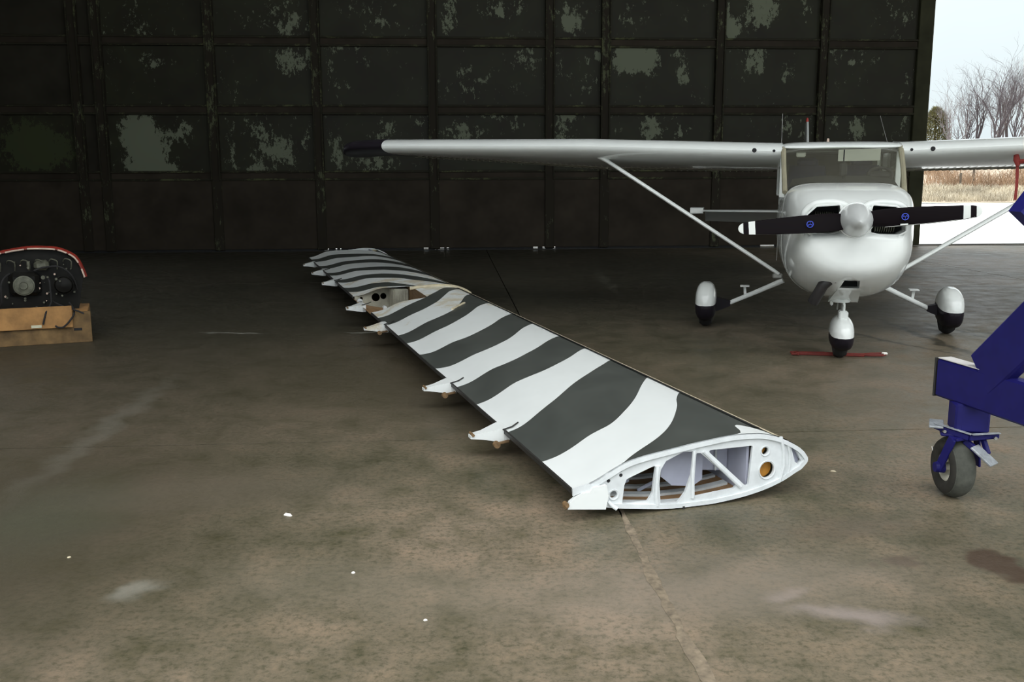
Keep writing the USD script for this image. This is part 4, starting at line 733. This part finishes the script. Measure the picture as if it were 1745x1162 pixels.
# red hoop cowling
obj('rear_baffle', prism(Polygon([(x * .97 - .018, z * .97) for x, z in [(-1.17, .0), (-1.17, .34), (-1.14, .48), (-1.06, .555), (-.92, .585), (-.651, .626), (-.499, .640), (-.309, .628), (-.201, .592), (-.121, .538), (-.085, .48), (-.055, .40), (-.038, .33), (-.10, .0)]]), .30, .315), 'engine_black', EN, smooth=False)
arc = [(-1.17, .34), (-1.14, .48), (-1.06, .555), (-.92, .585), (-.825, .595), (-.651, .626), (-.499, .640), (-.309, .628), (-.201, .592), (-.121, .538), (-.085, .48), (-.055, .40), (-.038, .33)]
ar = PchipInterpolator(np.arange(len(arc)), np.array(arc))(np.linspace(0, len(arc) - 1, 60))
nrm = np.gradient(ar, axis=0); nrm = np.stack([-nrm[:, 1], nrm[:, 0]], 1); nrm /= np.linalg.norm(nrm, axis=1, keepdims=True)
obj('cowling_hoop', loft([[(p[0] - .004 * n[0], .245, p[1] - .004 * n[1]), (p[0] + .012 * n[0], .25, p[1] + .012 * n[1]), (p[0] + .026 * n[0], .27, p[1] + .026 * n[1]), (p[0] + .024 * n[0], .33, p[1] + .024 * n[1]), (p[0] + .012 * n[0], .33, p[1] + .012 * n[1])] for p, n in zip(ar, nrm)]), 'cowl_red', EN, smooth=40, label='red engine cowling hoop')
for a, b in ((0, 21), (22, 27), (28, 35), (36, 40), (41, 49), (53, 59)):
    obj('hoop_edge', tube([(p[0], .24, p[1]) for p in ar[a:b + 1]], .009, 7), 'cowl_edge', EN, label='pale worn front edge of the hoop')

# ------------------------------------------------------------------ litter on the floor
def scrap(x, y, sx, sy, rz, name, label, cat_, m, h=.006, seed=1):
    rg = np.random.default_rng(seed); a = np.linspace(0, 2 * np.pi, 9, endpoint=False); r = .75 + .45 * rg.random(9)
    P_ = [(sx * r[i] * math.cos(a[i]), sy * r[i] * math.sin(a[i]), 0.) for i in range(9)] + [(sx * .6 * r[i] * math.cos(a[i]), sy * .6 * r[i] * math.sin(a[i]), h * (.6 + .4 * rg.random())) for i in range(9)]
    q = hull(P_); q.apply_transform(trimesh.transformations.rotation_matrix(rz, [0, 0, 1])); q.apply_translation((x, y, 0)); obj(name, q, m, smooth=False, label=label, cat=cat_, group='litter on the hangar floor')
scrap(-1.126, 4.545, .027, .010, -.5, 'paper_scrap', 'crumpled white paper scrap on the open floor left of the wing', 'scrap', 'paper_white', .012, 1)
scrap(-.682, 3.843, .009, .011, .2, 'paint_chip', 'small white paint chip in the foreground floor below the paper scrap', 'chip', 'paper_white', .006, 2)
scrap(1.833, 5.23, .020, .009, -.3, 'paint_chip', 'pale pinkish paint chip on the floor right of the wing end rib', 'chip', 'cream_edge', .006, 3)
scrap(-.335, 3.40, .008, .007, .4, 'paint_chip', 'tiny pale paint chip in the near foreground, lowest on the floor', 'chip', 'paper_white', .005, 4)
scrap(-1.98, 4.02, .009, .008, .4, 'paint_chip', 'tiny brownish chip on the floor at the far left foreground', 'chip', 'cream_edge', .005, 5)

# ------------------------------------------------------------------ outdoors: bank, straw, thicket, trees
def bank_z(X, Y): return np.interp(Y, [54, 58, 66, 76, 100, 200], [0, .25, 1.15, 2.5, 3.6, 6.]) + .35 * (meshkit.fbm(np.stack([X * .25, Y * .25, X * 0], -1), 3, 3) - .5) * np.clip((Y - 55) / 5, 0, 1)
bx, by = np.meshgrid(np.linspace(-20, 110, 90), np.concatenate([np.linspace(54.5, 80, 40), np.linspace(84, 200, 14)]))
obj('meadow_bank', sheet(np.stack([bx, by, bank_z(bx, by) - .02], -1)[:, ::-1]), 'bank_soil', smooth=True, kind='structure', label='dry grassy bank rising beyond the apron')
def blades(n, x0, x1, y0, y1, h0, h1, w, lean, seed, dens=None):
    rg = np.random.default_rng(seed); x = rg.uniform(x0, x1, n); y = rg.uniform(y0, y1, n)
    if dens is not None:
        k = rg.random(n) < dens(x, y); x, y = x[k], y[k]; n = len(x)
    z = bank_z(x, y); h = rg.uniform(h0, h1, n); a = rg.uniform(0, 2 * np.pi, n); dx, dy = rg.normal(0, lean, n) * h, rg.normal(0, lean, n) * h
    b0 = np.stack([x - w * np.cos(a), y - w * np.sin(a), z - .05], 1); b1 = np.stack([x + w * np.cos(a), y + w * np.sin(a), z - .05], 1)
    m0 = np.stack([x - w * .8 * np.cos(a) + dx * .4, y - w * .8 * np.sin(a) + dy * .4, z + h * .6], 1); m1 = np.stack([x + w * .8 * np.cos(a) + dx * .4, y + w * .8 * np.sin(a) + dy * .4, z + h * .6], 1)
    t = np.stack([x + dx, y + dy, z + h], 1); V = np.stack([b0, b1, m0, m1, t], 1).reshape(-1, 3); i = np.arange(n)[:, None] * 5
    return trimesh.Trimesh(V, np.vstack([i + [0, 1, 3], i + [0, 3, 2], i + [2, 3, 4]]), process=False)
obj('dry_grass', blades(26000, 20, 52, 55.2, 61.5, .15, .5, .018, .35, 8), 'straw', smooth=False, label='pale dry straw grass covering the bank beyond the apron', cat='grass', kind='stuff')
obj('bramble_thicket', blades(42000, 20, 52, 61.5, 82, .35, 1.3, .014, .55, 9, lambda x, y: np.clip((meshkit.fbm(np.stack([x * .33, y * .33, x * 0], -1), 3, 7) - .42) * 6, 0, 1)), 'bramble', smooth=False, label='reddish brown bramble thicket on the bank below the trees', cat='thicket', kind='stuff')
for k, (X, Y) in enumerate(((28.6, 61.5), (29.9, 62.5))):
    z = float(bank_z(np.array([X]), np.array([Y]))[0]); obj('fence_post', cbox(X - .06, X + .06, Y - .06, Y + .06, z - .3, z + 1.0 + .5 * k, .01), 'post_wood', smooth=False, label='short weathered wooden post on the bank, ' + ('left of the two' if k == 0 else 'right and taller of the two'), cat='post', group='posts on the bank')
def tree(x, y, h, seed, lean=0., spread=.34, thick=.09, stems=1, label='', m='bark'):
    rg = np.random.default_rng(seed); z = float(bank_z(np.array([x]), np.array([y]))[0]); tr, br, tw = [], [], []
    def grow(p, d, L, r, lev):
        n = 4; pts = [p]
        for k in range(n):
            d = d + rg.normal(0, .10 + .03 * lev, 3) + np.array([0, 0, .05]); d /= np.linalg.norm(d); pts.append(pts[-1] + d * L / n)
        rad = np.linspace(r, r * .62 if lev < 3 else r * .4, n + 1)
        (tr if lev == 0 else br if lev < 3 else tw).append(tube(pts, rad, 5 if lev < 2 else 3, False))
        if lev >= 5 or r < .006: return
        kids = 3 if lev else 4
        for k in range(kids):
            t = rg.uniform(.45, 1.) if k < kids - 1 else 1.; q = np.array(pts[min(n, int(t * n))]); a = rg.uniform(0, 2 * np.pi); sp_ = rg.uniform(.45, 1.1) * spread * 1.6
            e = d * math.cos(sp_) + math.sin(sp_) * np.array([math.cos(a), math.sin(a), .25]); grow(q, e / np.linalg.norm(e), L * rg.uniform(.62, .84), r * rg.uniform(.48, .62), lev + 1)
    for s in range(stems):
        a = rg.uniform(0, 2 * np.pi); d = np.array([lean + rg.normal(0, .10), rg.normal(0, .08), 1.]); grow(np.array([x + .35 * s * math.cos(a), y + .3 * s * math.sin(a), z - .2]), d / np.linalg.norm(d), h * .36, thick * rg.uniform(.8, 1.1), 0)
    T = xf('bare_tree', label=label, cat='tree', group='bare trees beyond the bank')
    for n_, l in (('trunk', tr), ('branches', br), ('twigs', tw)):
        q = cat(l)
        obj(n_, q, m, T, smooth=False)
TL = [(35.03, 78.0, 6.0, 0., .06, 2, 'slender bare tree just right of the conifer'), (36.64, 80.2, 5.6, .05, .055, 2, 'low twiggy bare tree, second from the conifer'), (38.39, 82.4, 7.4, -.06, .07, 2, 'bare tree with two leaning stems, third from the conifer'), (37.39, 79.1, 7.2, .0, .07, 1, 'bare tree close on the left of the dark leaning trunk'),
      (38.92, 81.3, 8.3, .10, .12, 1, 'bare tree with a thick dark trunk leaning right'), (38.49, 78.0, 8.6, .10, .11, 2, 'tall bare tree right of the gap in the row'), (40.20, 80.2, 7.6, .05, .08, 2, 'dense twiggy bare tree in the right group'), (41.99, 82.4, 9.4, .02, .12, 1, 'tallest bare tree in the right group'),
      (40.75, 79.1, 9.0, .03, .09, 2, 'pale tall bare tree behind the tallest one'), (42.47, 81.3, 7.6, .05, .07, 2, 'bushy bare tree near the right edge'), (41.42, 78.0, 8.8, .08, .10, 1, 'bare tree cut off by the right edge of the picture')]
for i, (X, Y, h, ln, th_, ns, lb_) in enumerate(TL): tree(X, Y, h, 30 + i, ln, .30, th_, ns, lb_, 'bark' if i % 3 else 'bark_pale')
# conifer
cx_, cy_ = 34.81, 80.; cz = float(bank_z(np.array([cx_]), np.array([cy_]))[0])
CT = xf('conifer', label='olive brown bushy conifer beside the black hangar door edge', cat='tree')
obj('trunk', tube([(cx_, cy_, cz - .2), (cx_, cy_, cz + 3.9)], [.14, .03], 8), 'bark', CT)
rg = np.random.default_rng(77); n = 5200; hh = rg.random(n) ** .8; rr = np.interp(hh, [0, .25, .6, .85, 1], [1.35, 1.3, 1.0, .72, .15]) * (.55 + .5 * rg.random(n)); an = rg.uniform(0, 2 * np.pi, n)
b = np.stack([cx_ + rr * np.cos(an), cy_ + rr * np.sin(an), cz + .3 + hh * 3.9], 1); d = np.stack([np.cos(an) * .4, np.sin(an) * .4, rg.uniform(-.2, .6, n)], 1); d = d / np.linalg.norm(d, axis=1, keepdims=True) * rg.uniform(.18, .4, n)[:, None]
sd = np.cross(d, [0, 0, 1.]) + rg.normal(0, .05, (n, 3)); sd = sd / np.linalg.norm(sd, axis=1, keepdims=True) * .045; V = np.stack([b - sd, b + sd, b + d], 1).reshape(-1, 3)
obj('foliage', trimesh.Trimesh(V, np.arange(3 * n).reshape(-1, 3), process=False), 'conifer_green', CT, smooth=False, kind='stuff')
